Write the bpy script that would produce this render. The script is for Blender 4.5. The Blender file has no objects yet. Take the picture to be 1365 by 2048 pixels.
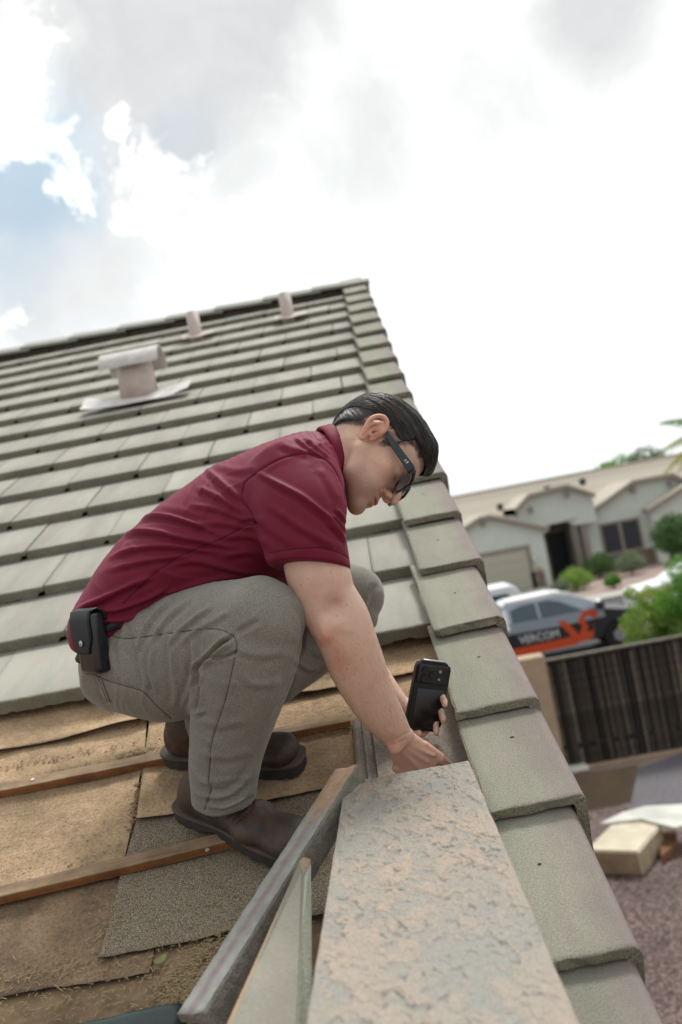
import bpy, bmesh, math, random
import numpy as np
from mathutils import Matrix, Vector, noise
random.seed(7); rng = np.random.RandomState(7)
scene = bpy.context.scene
COL = scene.collection
R = math.radians
# ------------------------------------------------------------------ camera
F_PX, CX, CY = 1850.0, 682.5, 1024.0          # focal length and centre in pixels of the 1365x2048 picture
def nrm(v):
    v = np.array(v, float); return v/np.linalg.norm(v)
_u = nrm([-86, 786, -1850]); _x = np.array([1, .19, .03422]); _x = nrm(_x-_u*_x.dot(_u)); _n = np.cross(_x, _u)
PITCH = R(24.5)
UX = np.array([1., 0, 0]); UU = np.array([0, math.cos(PITCH), math.sin(PITCH)]); UN = np.cross(UX, UU)
MC = np.outer(UX, _x)+np.outer(UU, _u)+np.outer(UN, _n)    # camera axes in the world
CAM = np.array([0, 0, 4.6]); D_ROOF = 1.228
F0 = CAM-D_ROOF*UN                              # origin of roof coordinates (x, t upslope, h above the tiles)
cam_d = bpy.data.cameras.new('camera'); cam = bpy.data.objects.new('camera', cam_d); COL.objects.link(cam)
m4 = Matrix(MC.tolist()).to_4x4(); m4.translation = Vector(CAM); cam.matrix_world = m4
cam_d.sensor_fit = 'VERTICAL'; cam_d.sensor_height = 36; cam_d.sensor_width = 24
cam_d.lens = 36*F_PX/2048; cam_d.clip_start = .05; cam_d.clip_end = 3000
cam_d.dof.use_dof = True; cam_d.dof.focus_distance = 1.86; cam_d.dof.aperture_fstop = 2.9
scene.camera = cam
# ------------------------------------------------------------------ sky and sun
SUN_EL, SUN_AZ = R(60), R(24)                   # azimuth measured from +Y towards +X
world = bpy.data.worlds.new('World'); scene.world = world; world.use_nodes = True
nt = world.node_tree; nt.nodes.clear()
class NT:
    def __init__(s, t): s.t = t
    def n(s, typ, **kw):
        nd = s.t.nodes.new(typ)
        for k, v in kw.items():
            if k.startswith('i_'):
                key = k[2:]; key = int(key) if key.isdigit() else key.replace('_', ' ')
                if hasattr(v, 'is_linked') or isinstance(v, bpy.types.NodeSocket): s.t.links.new(v, nd.inputs[key])
                else: nd.inputs[key].default_value = v
            else: setattr(nd, k, v)
        return nd
    def l(s, a, b): s.t.links.new(a, b)
    def math(s, op, a, b=0, clamp=False):
        nd = s.t.nodes.new('ShaderNodeMath'); nd.operation = op; nd.use_clamp = clamp
        for i, v in enumerate((a, b)):
            if isinstance(v, bpy.types.NodeSocket): s.t.links.new(v, nd.inputs[i])
            else: nd.inputs[i].default_value = v
        return nd.outputs[0]
    def ramp(s, fac, stops, interp='LINEAR'):
        nd = s.t.nodes.new('ShaderNodeValToRGB'); nd.color_ramp.interpolation = interp
        e = nd.color_ramp.elements
        while len(e) < len(stops): e.new(.5)
        for el, (p, c) in zip(e, stops):
            el.position = p; el.color = (c, c, c, 1) if isinstance(c, (int, float)) else (*c, 1)
        s.t.links.new(fac, nd.inputs[0]); return nd.outputs[0]
    def mix(s, fac, a, b, typ='MIX'):
        nd = s.t.nodes.new('ShaderNodeMix'); nd.data_type = 'RGBA'; nd.blend_type = typ
        for key, v in ((0, fac), (6, a), (7, b)):
            if isinstance(v, bpy.types.NodeSocket): s.t.links.new(v, nd.inputs[key])
            else: nd.inputs[key].default_value = v if not isinstance(v, tuple) else (*v, 1)
        return nd.outputs[2]
    def noise(s, vec, scale, detail=3, rough=.55, dist=0, dim='3D'):
        nd = s.t.nodes.new('ShaderNodeTexNoise'); nd.noise_dimensions = dim
        nd.inputs['Scale'].default_value = scale; nd.inputs['Detail'].default_value = detail
        nd.inputs['Roughness'].default_value = rough; nd.inputs['Distortion'].default_value = dist
        if vec is not None: s.t.links.new(vec, nd.inputs['Vector'])
        return nd.outputs[0]
def ray(px, py):
    return MC@np.array([(px-CX)/F_PX, -(py-CY)/F_PX, -1.])
W = NT(nt)
sky = W.n('ShaderNodeTexSky', sky_type='NISHITA', sun_disc=False, sun_elevation=SUN_EL, sun_rotation=SUN_AZ, air_density=1.2, dust_density=1.5)
tc = W.n('ShaderNodeTexCoord').outputs['Generated']
warp = W.n('ShaderNodeTexNoise', i_Scale=6.0, i_Detail=5.0, i_Roughness=.6, i_Vector=tc)
wv = W.n('ShaderNodeVectorMath', operation='SUBTRACT', i_0=warp.outputs['Color']); wv.inputs[1].default_value = (.5, .5, .5)
wv2 = W.n('ShaderNodeVectorMath', operation='SCALE', i_0=wv.outputs[0]); wv2.inputs['Scale'].default_value = .13
wd = W.n('ShaderNodeVectorMath', operation='ADD', i_0=tc, i_1=wv2.outputs[0]).outputs[0]
wv3 = W.n('ShaderNodeVectorMath', operation='SCALE', i_0=wv.outputs[0]); wv3.inputs['Scale'].default_value = .45
wd3 = W.n('ShaderNodeVectorMath', operation='ADD', i_0=tc, i_1=wv3.outputs[0]).outputs[0]
def spot(px, py, rad_px, vec=None, soft=.5):
    """soft-edged round region of the sky round one direction"""
    d = Vector(ray(px, py)).normalized()
    nd = W.n('ShaderNodeVectorMath', operation='DISTANCE', i_0=vec or wd); nd.inputs[1].default_value = d
    r = rad_px/F_PX
    mr = W.n('ShaderNodeMapRange', i_Value=nd.outputs['Value'], interpolation_type='SMOOTHSTEP')
    mr.inputs['From Min'].default_value = r*(1-soft); mr.inputs['From Max'].default_value = r*(1+soft)
    mr.inputs['To Min'].default_value = 1; mr.inputs['To Max'].default_value = 0
    return mr.outputs[0]
def mx(*a):
    o = a[0]
    for b in a[1:]: o = W.math('MAXIMUM', o, b)
    return o
big = W.noise(tc, 3.0, 6, .55)
def sp(px, py, rad, k=1.0, soft=.9): return W.math('MULTIPLY', spot(px, py, rad, vec=tc, soft=soft), k)
fb = W.noise(wd, 5.5, 7, .58, .3)
g0 = mx(sp(350, 10, 285, 1.12), sp(190, 140, 120, .95), sp(570, 60, 120, .72), sp(960, 190, 210, .56), sp(1210, 0, 150, .85), sp(700, 250, 200, .62), sp(370, 262, 80, .95, .5), sp(480, 300, 130, .66),
        sp(270, 310, 150, .72), sp(120, 480, 230, .66), sp(60, 600, 160, .55))
grey = W.ramp(W.math('ADD', g0, W.math('MULTIPLY', W.math('SUBTRACT', fb, .5), 1.1)), [(.28, 0), (.52, .62), (.85, 1)])
lump = mx(spot(175, 378, 63, vec=wd, soft=.98), spot(260, 370, 80, vec=wd, soft=.98), spot(330, 370, 80, vec=wd, soft=.98), spot(90, 230, 69, vec=wd, soft=.98),
          spot(90, 150, 69, vec=wd, soft=.98), spot(40, 60, 69, vec=wd, soft=.98), spot(255, 245, 30, vec=wd, soft=.98), spot(45, 600, 27, vec=wd, soft=.98), spot(5, 655, 39, vec=wd, soft=.98),
          spot(430, 370, 16, vec=wd, soft=.98), spot(90, 372, 13, vec=wd, soft=.98))
lump = W.ramp(W.math('ADD', lump, W.math('MULTIPLY', W.math('SUBTRACT', W.noise(wd, 13.0, 8, .62), .5), 4.2)), [(.52, 0), (.80, 1)])
lump = W.math('MULTIPLY', lump, 1.0)
elsewhere = W.ramp(big, [(.42, 0.0), (.62, .75)])
# away from the clouds listed above the deck of cloud simply goes on
away = W.n('ShaderNodeVectorMath', operation='DISTANCE', i_0=tc); away.inputs[1].default_value = Vector(ray(700, 900)).normalized()
awf = W.ramp(away.outputs['Value'], [(.62, 0), (.8, 1)])
greyall = W.math('MAXIMUM', grey, W.math('MULTIPLY', elsewhere, awf))
greyall = W.math('MULTIPLY', greyall, W.math('SUBTRACT', 1, lump))
blue = mx(W.math('MULTIPLY', spot(50, 340, 140, soft=.6), .85), W.math('MULTIPLY', spot(-30, 470, 120, soft=.8), .55), W.math('MULTIPLY', spot(370, 270, 60, soft=.6), .25), spot(75, 175, 24), spot(30, 215, 26))
blue = W.math('MULTIPLY', blue, W.math('SUBTRACT', 1, lump))
sund = Vector((math.sin(SUN_AZ)*math.cos(SUN_EL), math.cos(SUN_AZ)*math.cos(SUN_EL), math.sin(SUN_EL)))
dp = W.n('ShaderNodeVectorMath', operation='DOT_PRODUCT', i_0=tc); dp.inputs[1].default_value = sund
glow = W.n('ShaderNodeMapRange', i_Value=dp.outputs['Value']); glow.inputs['From Min'].default_value = -.55; glow = glow.outputs[0]
glow = W.ramp(glow, [(0, 0.0), (.62, .36), (.82, .55), (1, 1.0)])
fine = W.noise(wd3, 9.0, 5, .6)
white = W.mix(glow, (5.0, 5.4, 5.55), (19.4, 19.9, 19.6))
greyc = W.mix(fine, (6.9, 7.0, 7.1), (9.0, 9.05, 9.1))
cloud = W.mix(greyall, white, greyc)
skyc = W.mix(1.0, sky.outputs[0], (1.0, 1.0, 1.0), 'MULTIPLY')
skyb = W.mix(.75, skyc, (5.6, 7.4, 8.8))
allc = W.mix(blue, cloud, skyb)
bg = W.n('ShaderNodeBackground', i_Strength=.1); W.l(allc, bg.inputs['Color'])
out = W.n('ShaderNodeOutputWorld'); W.l(bg.outputs[0], out.inputs['Surface'])
sl = bpy.data.lights.new('sun', 'SUN'); sl.energy = 2.8; sl.angle = R(13); sl.color = (1, .975, .94)
so = bpy.data.objects.new('sun', sl); COL.objects.link(so)
so.rotation_euler = (sund*-1).to_track_quat('-Z', 'Y').to_euler(); so.location = (0, 0, 30)
scene.view_settings.view_transform = 'Standard'; scene.view_settings.look = 'None'
scene.view_settings.exposure = -.05; scene.view_settings.gamma = 1; scene.view_settings.use_curve_mapping = False
# ------------------------------------------------------------------ helpers: points
def Q(px, py, z): return np.array([(px-CX)/F_PX*z, -(py-CY)/F_PX*z, -z])      # camera frame, metres
def P(px, py, z): return CAM+MC@Q(px, py, z)                                    # world point at depth z
def on_roof(px, py, h=0.):
    r = ray(px, py); k = -(D_ROOF-h)/r.dot(UN); p = CAM+k*r-F0; return p.dot(UX), p.dot(UU)
def on_ground(px, py, z=0.):
    r = ray(px, py); return CAM+(z-CAM[2])/r[2]*r
def at_y(px, py, Y):
    r = ray(px, py); return CAM+Y/r[1]*r
def RP(x, t, h=0.): return F0+x*UX+t*UU+h*UN
def roof_mat(x, t, h=0., tilt=0., yaw=0., roll=0.):
    """matrix with local x along the courses, y upslope, z off the roof"""
    m = Matrix(np.array([UX, UU, UN]).T.tolist()).to_4x4()
    m = m@Matrix.Rotation(yaw, 4, 'Z')@Matrix.Rotation(tilt, 4, 'X')@Matrix.Rotation(roll, 4, 'Y')
    m.translation = Vector(RP(x, t, h)); return m
# ------------------------------------------------------------------ helpers: objects
MW = {}
def wmat(o): return MW.get(o.name, Matrix.Identity(4))
def thing(name, label, cat, loc, group=None):
    o = bpy.data.objects.new(name, None); COL.objects.link(o); o.location = Vector(loc); o.empty_display_size = .1
    MW[o.name] = Matrix.Translation(Vector(loc)); tag(o, label, cat, group); return o
def tag(o, label, cat, group=None):
    o['label'] = label; o['category'] = cat
    if group: o['group'] = group
    return o
def put(name, me, mat=None, parent=None, mw=None, kind=None):
    """link one mesh; mw is its world matrix"""
    if mat is not None and len(me.materials) == 0:
        for m_ in (mat if isinstance(mat, (list, tuple)) else [mat]): me.materials.append(m_)
    o = bpy.data.objects.new(name, me); COL.objects.link(o)
    mw = mw if mw is not None else Matrix.Identity(4)
    if parent is not None:
        o.parent = parent; o.matrix_local = wmat(parent).inverted()@mw
    else: o.matrix_local = mw
    MW[o.name] = mw
    if kind: o['kind'] = kind
    return o
def mesh_np(name, v, f, smooth=True):
    me = bpy.data.meshes.new(name); v = np.asarray(v, np.float32); f = np.asarray(f, np.int32)
    me.vertices.add(len(v)); me.vertices.foreach_set('co', v.ravel())
    n, k = f.shape
    me.loops.add(n*k); me.loops.foreach_set('vertex_index', f.ravel())
    me.polygons.add(n); me.polygons.foreach_set('loop_start', np.arange(0, n*k, k, dtype=np.int32))
    me.polygons.foreach_set('loop_total', np.full(n, k, np.int32))
    me.polygons.foreach_set('use_smooth', np.full(n, smooth))
    me.update(calc_edges=True); me.validate(); return me
def bm_mesh(name, bm, smooth=False):
    bmesh.ops.recalc_face_normals(bm, faces=bm.faces)
    me = bpy.data.meshes.new(name); bm.to_mesh(me); bm.free()
    if smooth: me.polygons.foreach_set('use_smooth', [True]*len(me.polygons))
    return me
def bx(bm, x0, x1, y0, y1, z0, z1, m=None):
    vs = [bm.verts.new((x, y, z)) for x in (x0, x1) for y in (y0, y1) for z in (z0, z1)]
    if m is not None:
        for v in vs: v.co = m@v.co
    for f in ((0, 1, 3, 2), (4, 6, 7, 5), (0, 4, 5, 1), (2, 3, 7, 6), (0, 2, 6, 4), (1, 5, 7, 3)): bm.faces.new([vs[i] for i in f])
    return vs
def box_mesh(name, x0, x1, y0, y1, z0, z1, bevel=0, seg=1):
    bm = bmesh.new(); bx(bm, x0, x1, y0, y1, z0, z1)
    if bevel: bmesh.ops.bevel(bm, geom=list(bm.edges), offset=bevel, segments=seg, affect='EDGES', profile=.5)
    return bm_mesh(name, bm)
def prism(name, pts, d0, d1, axis='y', bevel=0):
    """outline pts (a,b) extruded along one axis"""
    bm = bmesh.new()
    def c(a, b, d): return {'y': (a, d, b), 'z': (a, b, d), 'x': (d, a, b)}[axis]
    v0 = [bm.verts.new(c(a, b, d0)) for a, b in pts]; v1 = [bm.verts.new(c(a, b, d1)) for a, b in pts]
    bm.faces.new(v0); bm.faces.new(v1[::-1]); n = len(pts)
    for i in range(n): bm.faces.new([v0[i], v1[i], v1[(i+1) % n], v0[(i+1) % n]])
    if bevel: bmesh.ops.bevel(bm, geom=list(bm.edges), offset=bevel, segments=1, affect='EDGES')
    return bm_mesh(name, bm)
def tube(bm, pts, rad, seg=8, cap=True):
    rings = []
    pts = [Vector(p) for p in pts]
    rads = rad if isinstance(rad, (list, tuple)) else [rad]*len(pts)
    up = Vector((.13, .31, .94)).normalized()
    for i, p in enumerate(pts):
        d = (pts[min(i+1, len(pts)-1)]-pts[max(i-1, 0)]).normalized()
        a = d.cross(up)
        if a.length < .05: a = d.cross(Vector((1, 0, 0)))
        a.normalize(); b = a.cross(d)
        rings.append([bm.verts.new(p+(a*math.cos(2*math.pi*k/seg)+b*math.sin(2*math.pi*k/seg))*rads[i]) for k in range(seg)])
    for r0, r1 in zip(rings, rings[1:]):
        for k in range(seg): bm.faces.new([r0[k], r0[(k+1) % seg], r1[(k+1) % seg], r1[k]])
    if cap: bm.faces.new(rings[0][::-1]); bm.faces.new(rings[-1])
    return rings
# ------------------------------------------------------------------ materials
def mat(name, col, rough=.8, noise_s=None, amt=.25, bump=None, spec=.3, extra=None, metal=0, coord='Object'):
    m = bpy.data.materials.new(name); m.use_nodes = True; t = NT(m.node_tree)
    b = m.node_tree.nodes['Principled BSDF']
    b.inputs['Roughness'].default_value = rough; b.inputs['Metallic'].default_value = metal
    b.inputs['Specular IOR Level'].default_value = spec
    tcn = t.n('ShaderNodeTexCoord').outputs[coord]
    c = t.n('ShaderNodeRGB'); c.outputs[0].default_value = (*col, 1); c = c.outputs[0]
    if noise_s:
        for sc, am in (noise_s if isinstance(noise_s, list) else [(noise_s, amt)]):
            f = t.ramp(t.noise(tcn, sc, 5, .6), [(.3, 1-am), (.7, 1+am)])
            nd = t.n('ShaderNodeVectorMath', operation='MULTIPLY', i_0=c, i_1=f); c = nd.outputs[0]
    if extra: c = extra(t, tcn, c)
    t.l(c, b.inputs['Base Color'])
    if bump:
        h = None
        for sc, st in (bump if isinstance(bump, list) else [bump]):
            h = t.n('ShaderNodeBump', i_Strength=1.0, i_Distance=st, i_Height=t.noise(tcn, sc, 4, .6), **({'i_Normal': h} if h else {})).outputs[0]
        t.l(h, b.inputs['Normal'])
    return m
def rnd(t): return t.n('ShaderNodeObjectInfo').outputs['Random']
def tile_extra(pink, gritty, lo=.92):
    def ex(t, tcn, c):
        # every tile a little different, faint pink streaks down the slope, pitted grains
        v = t.ramp(rnd(t), [(0, lo), (1, 1.06)])
        c = t.n('ShaderNodeVectorMath', operation='MULTIPLY', i_0=c, i_1=v).outputs[0]
        mp = t.n('ShaderNodeMapping', i_Vector=tcn); mp.inputs['Scale'].default_value = (1, .22, 1)
        off = t.n('ShaderNodeCombineXYZ', i_0=t.math('MULTIPLY', rnd(t), 37.)).outputs[0]
        v2 = t.n('ShaderNodeVectorMath', operation='ADD', i_0=mp.outputs[0], i_1=off).outputs[0]
        st = t.ramp(t.noise(v2, 14, 3, .5), [(.5, 0), (.68, pink)])
        c = t.mix(st, c, (.33, .27, .245))
        g = t.ramp(t.noise(tcn, 420, 2, .7), [(.36, 1-gritty), (.5, 1.0), (.66, 1+gritty*.7)])
        c = t.n('ShaderNodeVectorMath', operation='MULTIPLY', i_0=c, i_1=g).outputs[0]
        d = t.ramp(t.noise(v2, 5, 5, .65), [(.35, .80), (.6, 1.05)])
        return t.n('ShaderNodeVectorMath', operation='MULTIPLY', i_0=c, i_1=d).outputs[0]
    return ex
M = {}
M['tile'] = mat('concrete_tile', (.315, .308, .262), .92, bump=[(350, .0012), (60, .0012)], extra=tile_extra(.55, .16))
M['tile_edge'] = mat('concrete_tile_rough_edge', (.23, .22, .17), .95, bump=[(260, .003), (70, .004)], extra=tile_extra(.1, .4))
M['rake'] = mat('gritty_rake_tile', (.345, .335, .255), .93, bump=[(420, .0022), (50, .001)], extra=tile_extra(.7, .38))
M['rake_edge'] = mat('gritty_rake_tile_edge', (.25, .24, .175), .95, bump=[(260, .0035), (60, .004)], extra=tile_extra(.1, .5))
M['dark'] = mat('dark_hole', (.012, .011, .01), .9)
def rake_stain(t, tcn, c):
    c = tile_extra(.3, .38)(t, tcn, c)
    sp = t.n('ShaderNodeSeparateXYZ', i_0=tcn).outputs[0]
    e = t.math('ADD', sp, t.math('MULTIPLY', t.noise(tcn, 16, 4, .6), .09))
    m_ = t.ramp(e, [(.145, 0), (.225, .8)])
    return t.mix(m_, c, (.215, .165, .165))
M['rake'] = mat('gritty_rake_tile', (.295, .29, .228), .93, bump=[(420, .0022), (50, .001)], extra=rake_stain)
def felt_ex(t, tcn, c):
    g = t.ramp(t.noise(tcn, 480, 1, .5), [(.32, .35), (.5, .95), (.64, 1.9)])
    c = t.n('ShaderNodeVectorMath', operation='MULTIPLY', i_0=c, i_1=g).outputs[0]
    return t.mix(t.ramp(t.noise(tcn, 9, 5, .6), [(.45, 0), (.75, .28)]), c, (.22, .15, .09))
M['felt'] = mat('granular_roofing_felt', (.225, .185, .135), .95, bump=[(420, .003), (9, .004)], extra=felt_ex)
def dust_ex(dark):
    def ex(t, tcn, c):
        a = t.ramp(t.noise(tcn, 7, 6, .62), [(.33, .62), (.52, 1.0), (.72, 1.22)])
        c = t.n('ShaderNodeVectorMath', operation='MULTIPLY', i_0=c, i_1=a).outputs[0]
        c = t.mix(t.ramp(t.noise(tcn, 3.1, 5, .6, .6), [(.46, 0), (.7, dark)]), c, (.075, .05, .035))
        s = t.ramp(t.noise(tcn, 170, 3, .7), [(.3, .62), (.5, 1.0), (.7, 1.25)])
        return t.n('ShaderNodeVectorMath', operation='MULTIPLY', i_0=c, i_1=s).outputs[0]
    return ex
M['dust'] = mat('dusty_brown_felt', (.43, .30, .18), .95, bump=[(38, .005), (260, .0016), (9, .006)], extra=dust_ex(.45))
M['dust_dark'] = mat('dark_stained_felt', (.25, .17, .105), .93, bump=[(38, .004), (260, .0016), (9, .006)], extra=dust_ex(.8))
def wood_ex(a, b_, sx=4, sy=60):
    def ex(t, tcn, c):
        mp = t.n('ShaderNodeMapping', i_Vector=tcn); mp.inputs['Scale'].default_value = (sx, sy, sy)
        g = t.ramp(t.noise(mp.outputs[0], 1.0, 6, .6, .4), [(.3, 0), (.7, 1)])
        c = t.mix(g, a, b_)
        k = t.ramp(t.noise(tcn, 13, 4, .6), [(.35, .65), (.65, 1.15)])
        return t.n('ShaderNodeVectorMath', operation='MULTIPLY', i_0=c, i_1=k).outputs[0]
    return ex
M['batten_top'] = mat('weathered_batten', (.3, .2, .12), .85, bump=(90, .001), extra=wood_ex((.37, .26, .16), (.20, .13, .08)))
M['batten_side'] = mat('fresh_batten_side', (.3, .15, .05), .8, bump=(90, .001), extra=wood_ex((.36, .16, .055), (.20, .08, .03)))
M['stucco_tan'] = mat('tan_stucco', (.42, .31, .22), .95, noise_s=6, amt=.1, bump=(60, .004))
M['metal_grey'] = mat('galvanised_metal', (.45, .45, .44), .45, metal=.8)
M['nail'] = mat('nail_head', (.55, .55, .52), .4, metal=.6)
# ------------------------------------------------------------------ structure: ground
def gravel_ex(t, tcn, c):
    v = t.n('ShaderNodeTexVoronoi', i_Scale=34.0, i_Vector=tcn)
    k = t.ramp(t.n('ShaderNodeSeparateColor', i_0=v.outputs['Color']).outputs[0], [(0, .4), (1, 1.7)])
    c = t.n('ShaderNodeVectorMath', operation='MULTIPLY', i_0=c, i_1=k).outputs[0]
    d = t.ramp(v.outputs['Distance'], [(.2, 1.1), (.6, .45)])
    c = t.n('ShaderNodeVectorMath', operation='MULTIPLY', i_0=c, i_1=d).outputs[0]
    return c
M['gravel'] = mat('purple_brown_gravel', (.19, .135, .122), .9, bump=(30, .02), extra=gravel_ex, noise_s=[(.7, .2)])
M['gravel_pink'] = mat('pink_decomposed_granite', (.30, .225, .195), .9, bump=(20, .02), noise_s=[(.5, .15), (14, .2)])
M['path'] = mat('grey_crushed_stone', (.135, .125, .135), .9, bump=(30, .015), noise_s=[(18, .35), (.8, .12)])
M['asphalt'] = mat('asphalt', (.06, .06, .06), .9, noise_s=[(40, .2)])
M['concrete'] = mat('pale_concrete', (.38, .36, .33), .9, noise_s=[(3, .1)])
def sheet_rect(name, x0, x1, y0, y1, z, m, kind='structure'):
    me = mesh_np(name, [(x0, y0, 0), (x1, y0, 0), (x1, y1, 0), (x0, y1, 0)], [(0, 1, 2, 3)], False)
    return put(name, me, m, None, Matrix.Translation((0, 0, z)), kind)
sheet_rect('ground', -900, 900, -900, 900, -.008, M['gravel_pink'])
sheet_rect('gravel_yard', -14, 30, -9, 14.6, 0, M['gravel'])
pp = [on_ground(*p) for p in ((1150, 1585), (1365, 1505), (1500, 1480), (1500, 1620), (1365, 1640), (1240, 1610))]
put('path', mesh_np('path', [(p[0], p[1], 0) for p in pp], [tuple(range(6))], False), M['path'], None, Matrix.Translation((0, 0, .004)), 'structure')
sheet_rect('road', -200, 200, 19.5, 38, .004, M['asphalt'])
for y0, y1, nm in ((38, 38.15, 'kerb'), (38.15, 39.8, 'pavement')):
    put(nm, box_mesh(nm, -60, 80, y0, y1, 0, .12 if nm == 'kerb' else .114), M['concrete'], None, None, 'structure')
put('driveway', box_mesh('driveway', 1.2, 8.0, 39.8, 48.6, 0, .02), M['concrete'], None, None, 'structure')
# ================================================================== the house we stand on
X_EDGE = .262; T_RIDGE = 7.17; PITCH_T = .337; TW = .3075
houseb = thing('house', 'house under repair with pale concrete tile roof, partly stripped to battens near the gable edge', 'house', (-4, 3.5, 0))
# deck, gable wall and far slope
def quad_block(name, pts_top, dz, m, parent):
    bm = bmesh.new(); a = [bm.verts.new(p) for p in pts_top]; b_ = [bm.verts.new(Vector(p)-Vector(UN)*dz) for p in pts_top]
    bm.faces.new(a); bm.faces.new(b_[::-1]); n = len(a)
    for i in range(n): bm.faces.new([a[i], b_[i], b_[(i+1) % n], a[(i+1) % n]])
    return put(name, bm_mesh(name, bm), m, parent)
M['osb'] = mat('roof_sheathing', (.22, .15, .09), .9, noise_s=[(20, .3)])
quad_block('roof_deck', [Vector(RP(-6, .3, -.082)), Vector(RP(X_EDGE-.04, .3, -.082)), Vector(RP(X_EDGE-.04, T_RIDGE, -.082)), Vector(RP(-6, T_RIDGE, -.082))], .02, M['osb'], houseb)
rz = RP(0, T_RIDGE)[2]; ry = RP(0, T_RIDGE)[1]
ylow, zlow = RP(0, .3, -.1)[1], RP(0, .3, -.1)[2]
gp_ = [(ylow+.3, 0), (ylow+.3, zlow+.08), (ry, rz-.12), (2*ry-ylow-.3, zlow+.08), (2*ry-ylow-.3, 0)]
put('gable_wall', prism('gable_wall', gp_, .02, .2, 'x'), M['stucco_tan'], houseb)
back = bmesh.new()
for xs in ((-6, X_EDGE+.02),):
    a = [back.verts.new((x, y, z)) for x, y, z in ((xs[0], ry, rz-.06), (xs[1], ry, rz-.06), (xs[1], 2*ry-ylow, zlow), (xs[0], 2*ry-ylow, zlow))]
    back.faces.new(a)
put('back_slope', bm_mesh('back_slope', back), M['tile'], houseb)
put('fascia_board', box_mesh('fascia_board', 0, .03, 0, T_RIDGE-.3, -.17, -.085), M['stucco_tan'], houseb, roof_mat(X_EDGE-.052, .3, 0))
# ---- field tiles: shared meshes, rough butt edges, interlock notch at one corner
def field_tile_mesh(seed, broken=False):
    rr = random.Random(seed); bm = bmesh.new(); n = 22; w = TW-.0025; th = .037
    xs = [w*i/n for i in range(n+1)]
    def row(y, z, jy=0, jz=0, skip=False): 
        return [bm.verts.new((x, y+rr.uniform(-jy, jy), z+rr.uniform(-jz, jz))) for x in xs]
    brk = [max(0, noise.noise(Vector((x*30, seed*3.1, 0))))*(.02 if broken else .004) for x in xs]
    head_t = row(.42, 0, .0005); butt_t = row(.004, 0, .0006, .0004); mid_t = row(.016, 0, 0, .0003); butt_e = row(-.0005, -.004, .0010, .0006)
    butt_b = [bm.verts.new((x, .0+rr.uniform(-.001, .0012), -th+b_+rr.uniform(0, .0018)+(.019 if x > w-.016 else 0))) for x, b_ in zip(xs, brk)]
    butt_u = [bm.verts.new((x, .03, -th+(.019 if x > w-.016 else 0))) for x in xs]
    head_b = [bm.verts.new((x, .42, -.022)) for x in xs]
    rows = [head_t, mid_t, butt_t, butt_e, butt_b, butt_u, head_b]
    for ri, (a, b_) in enumerate(zip(rows, rows[1:]+rows[:1])):
        for i in range(n):
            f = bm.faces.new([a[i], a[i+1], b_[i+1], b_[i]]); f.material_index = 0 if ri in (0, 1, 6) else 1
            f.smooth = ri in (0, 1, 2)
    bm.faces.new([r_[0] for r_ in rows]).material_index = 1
    bm.faces.new([r_[-1] for r_ in rows][::-1]).material_index = 1
    me = bpy.data.meshes.new('roof_tile'); bmesh.ops.recalc_face_normals(bm, faces=bm.faces); bm.to_mesh(me); bm.free()
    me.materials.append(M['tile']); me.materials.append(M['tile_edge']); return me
FT = [field_tile_mesh(i) for i in range(5)]; FTB = [field_tile_mesh(11, True), field_tile_mesh(12, True)]
T0 = 2.06
tilt = -math.atan(.033/PITCH_T)
nrow = int((T_RIDGE-T0)/PITCH_T)+1
for k in range(nrow):
    t = T0+k*PITCH_T
    xl = -1.15-(t-2.0)*.335-1.0
    x = -.80+TW*8 if k % 2 == 0 else -.954+TW*8
    x = x-.0+.0
    x0 = (.805-.0)  # joint phase
    ph = -.80 if k % 2 == 0 else -.954
    n_hi = int((.12-ph)/TW)+1
    j = n_hi
    while True:
        xa = ph+(j-1)*TW
        if xa < xl: break
        if xa < .155:
            me = FT[(k*7+j*3) % 5]
            if (k, j) in ((0, 1), (0, 3), (1, 1), (2, -1), (2, 3), (1, 3), (0, 0)): me = FTB[(k+j) % 2]
            if k == 0 and j >= 4: pass
            put('roof_tile', me, None, houseb, roof_mat(xa+random.uniform(-.0015, .0015), t+random.uniform(-.003, .003), random.uniform(-.001, .0015), tilt+random.uniform(-.002, .002), random.uniform(-.003, .003)))
        j -= 1
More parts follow.
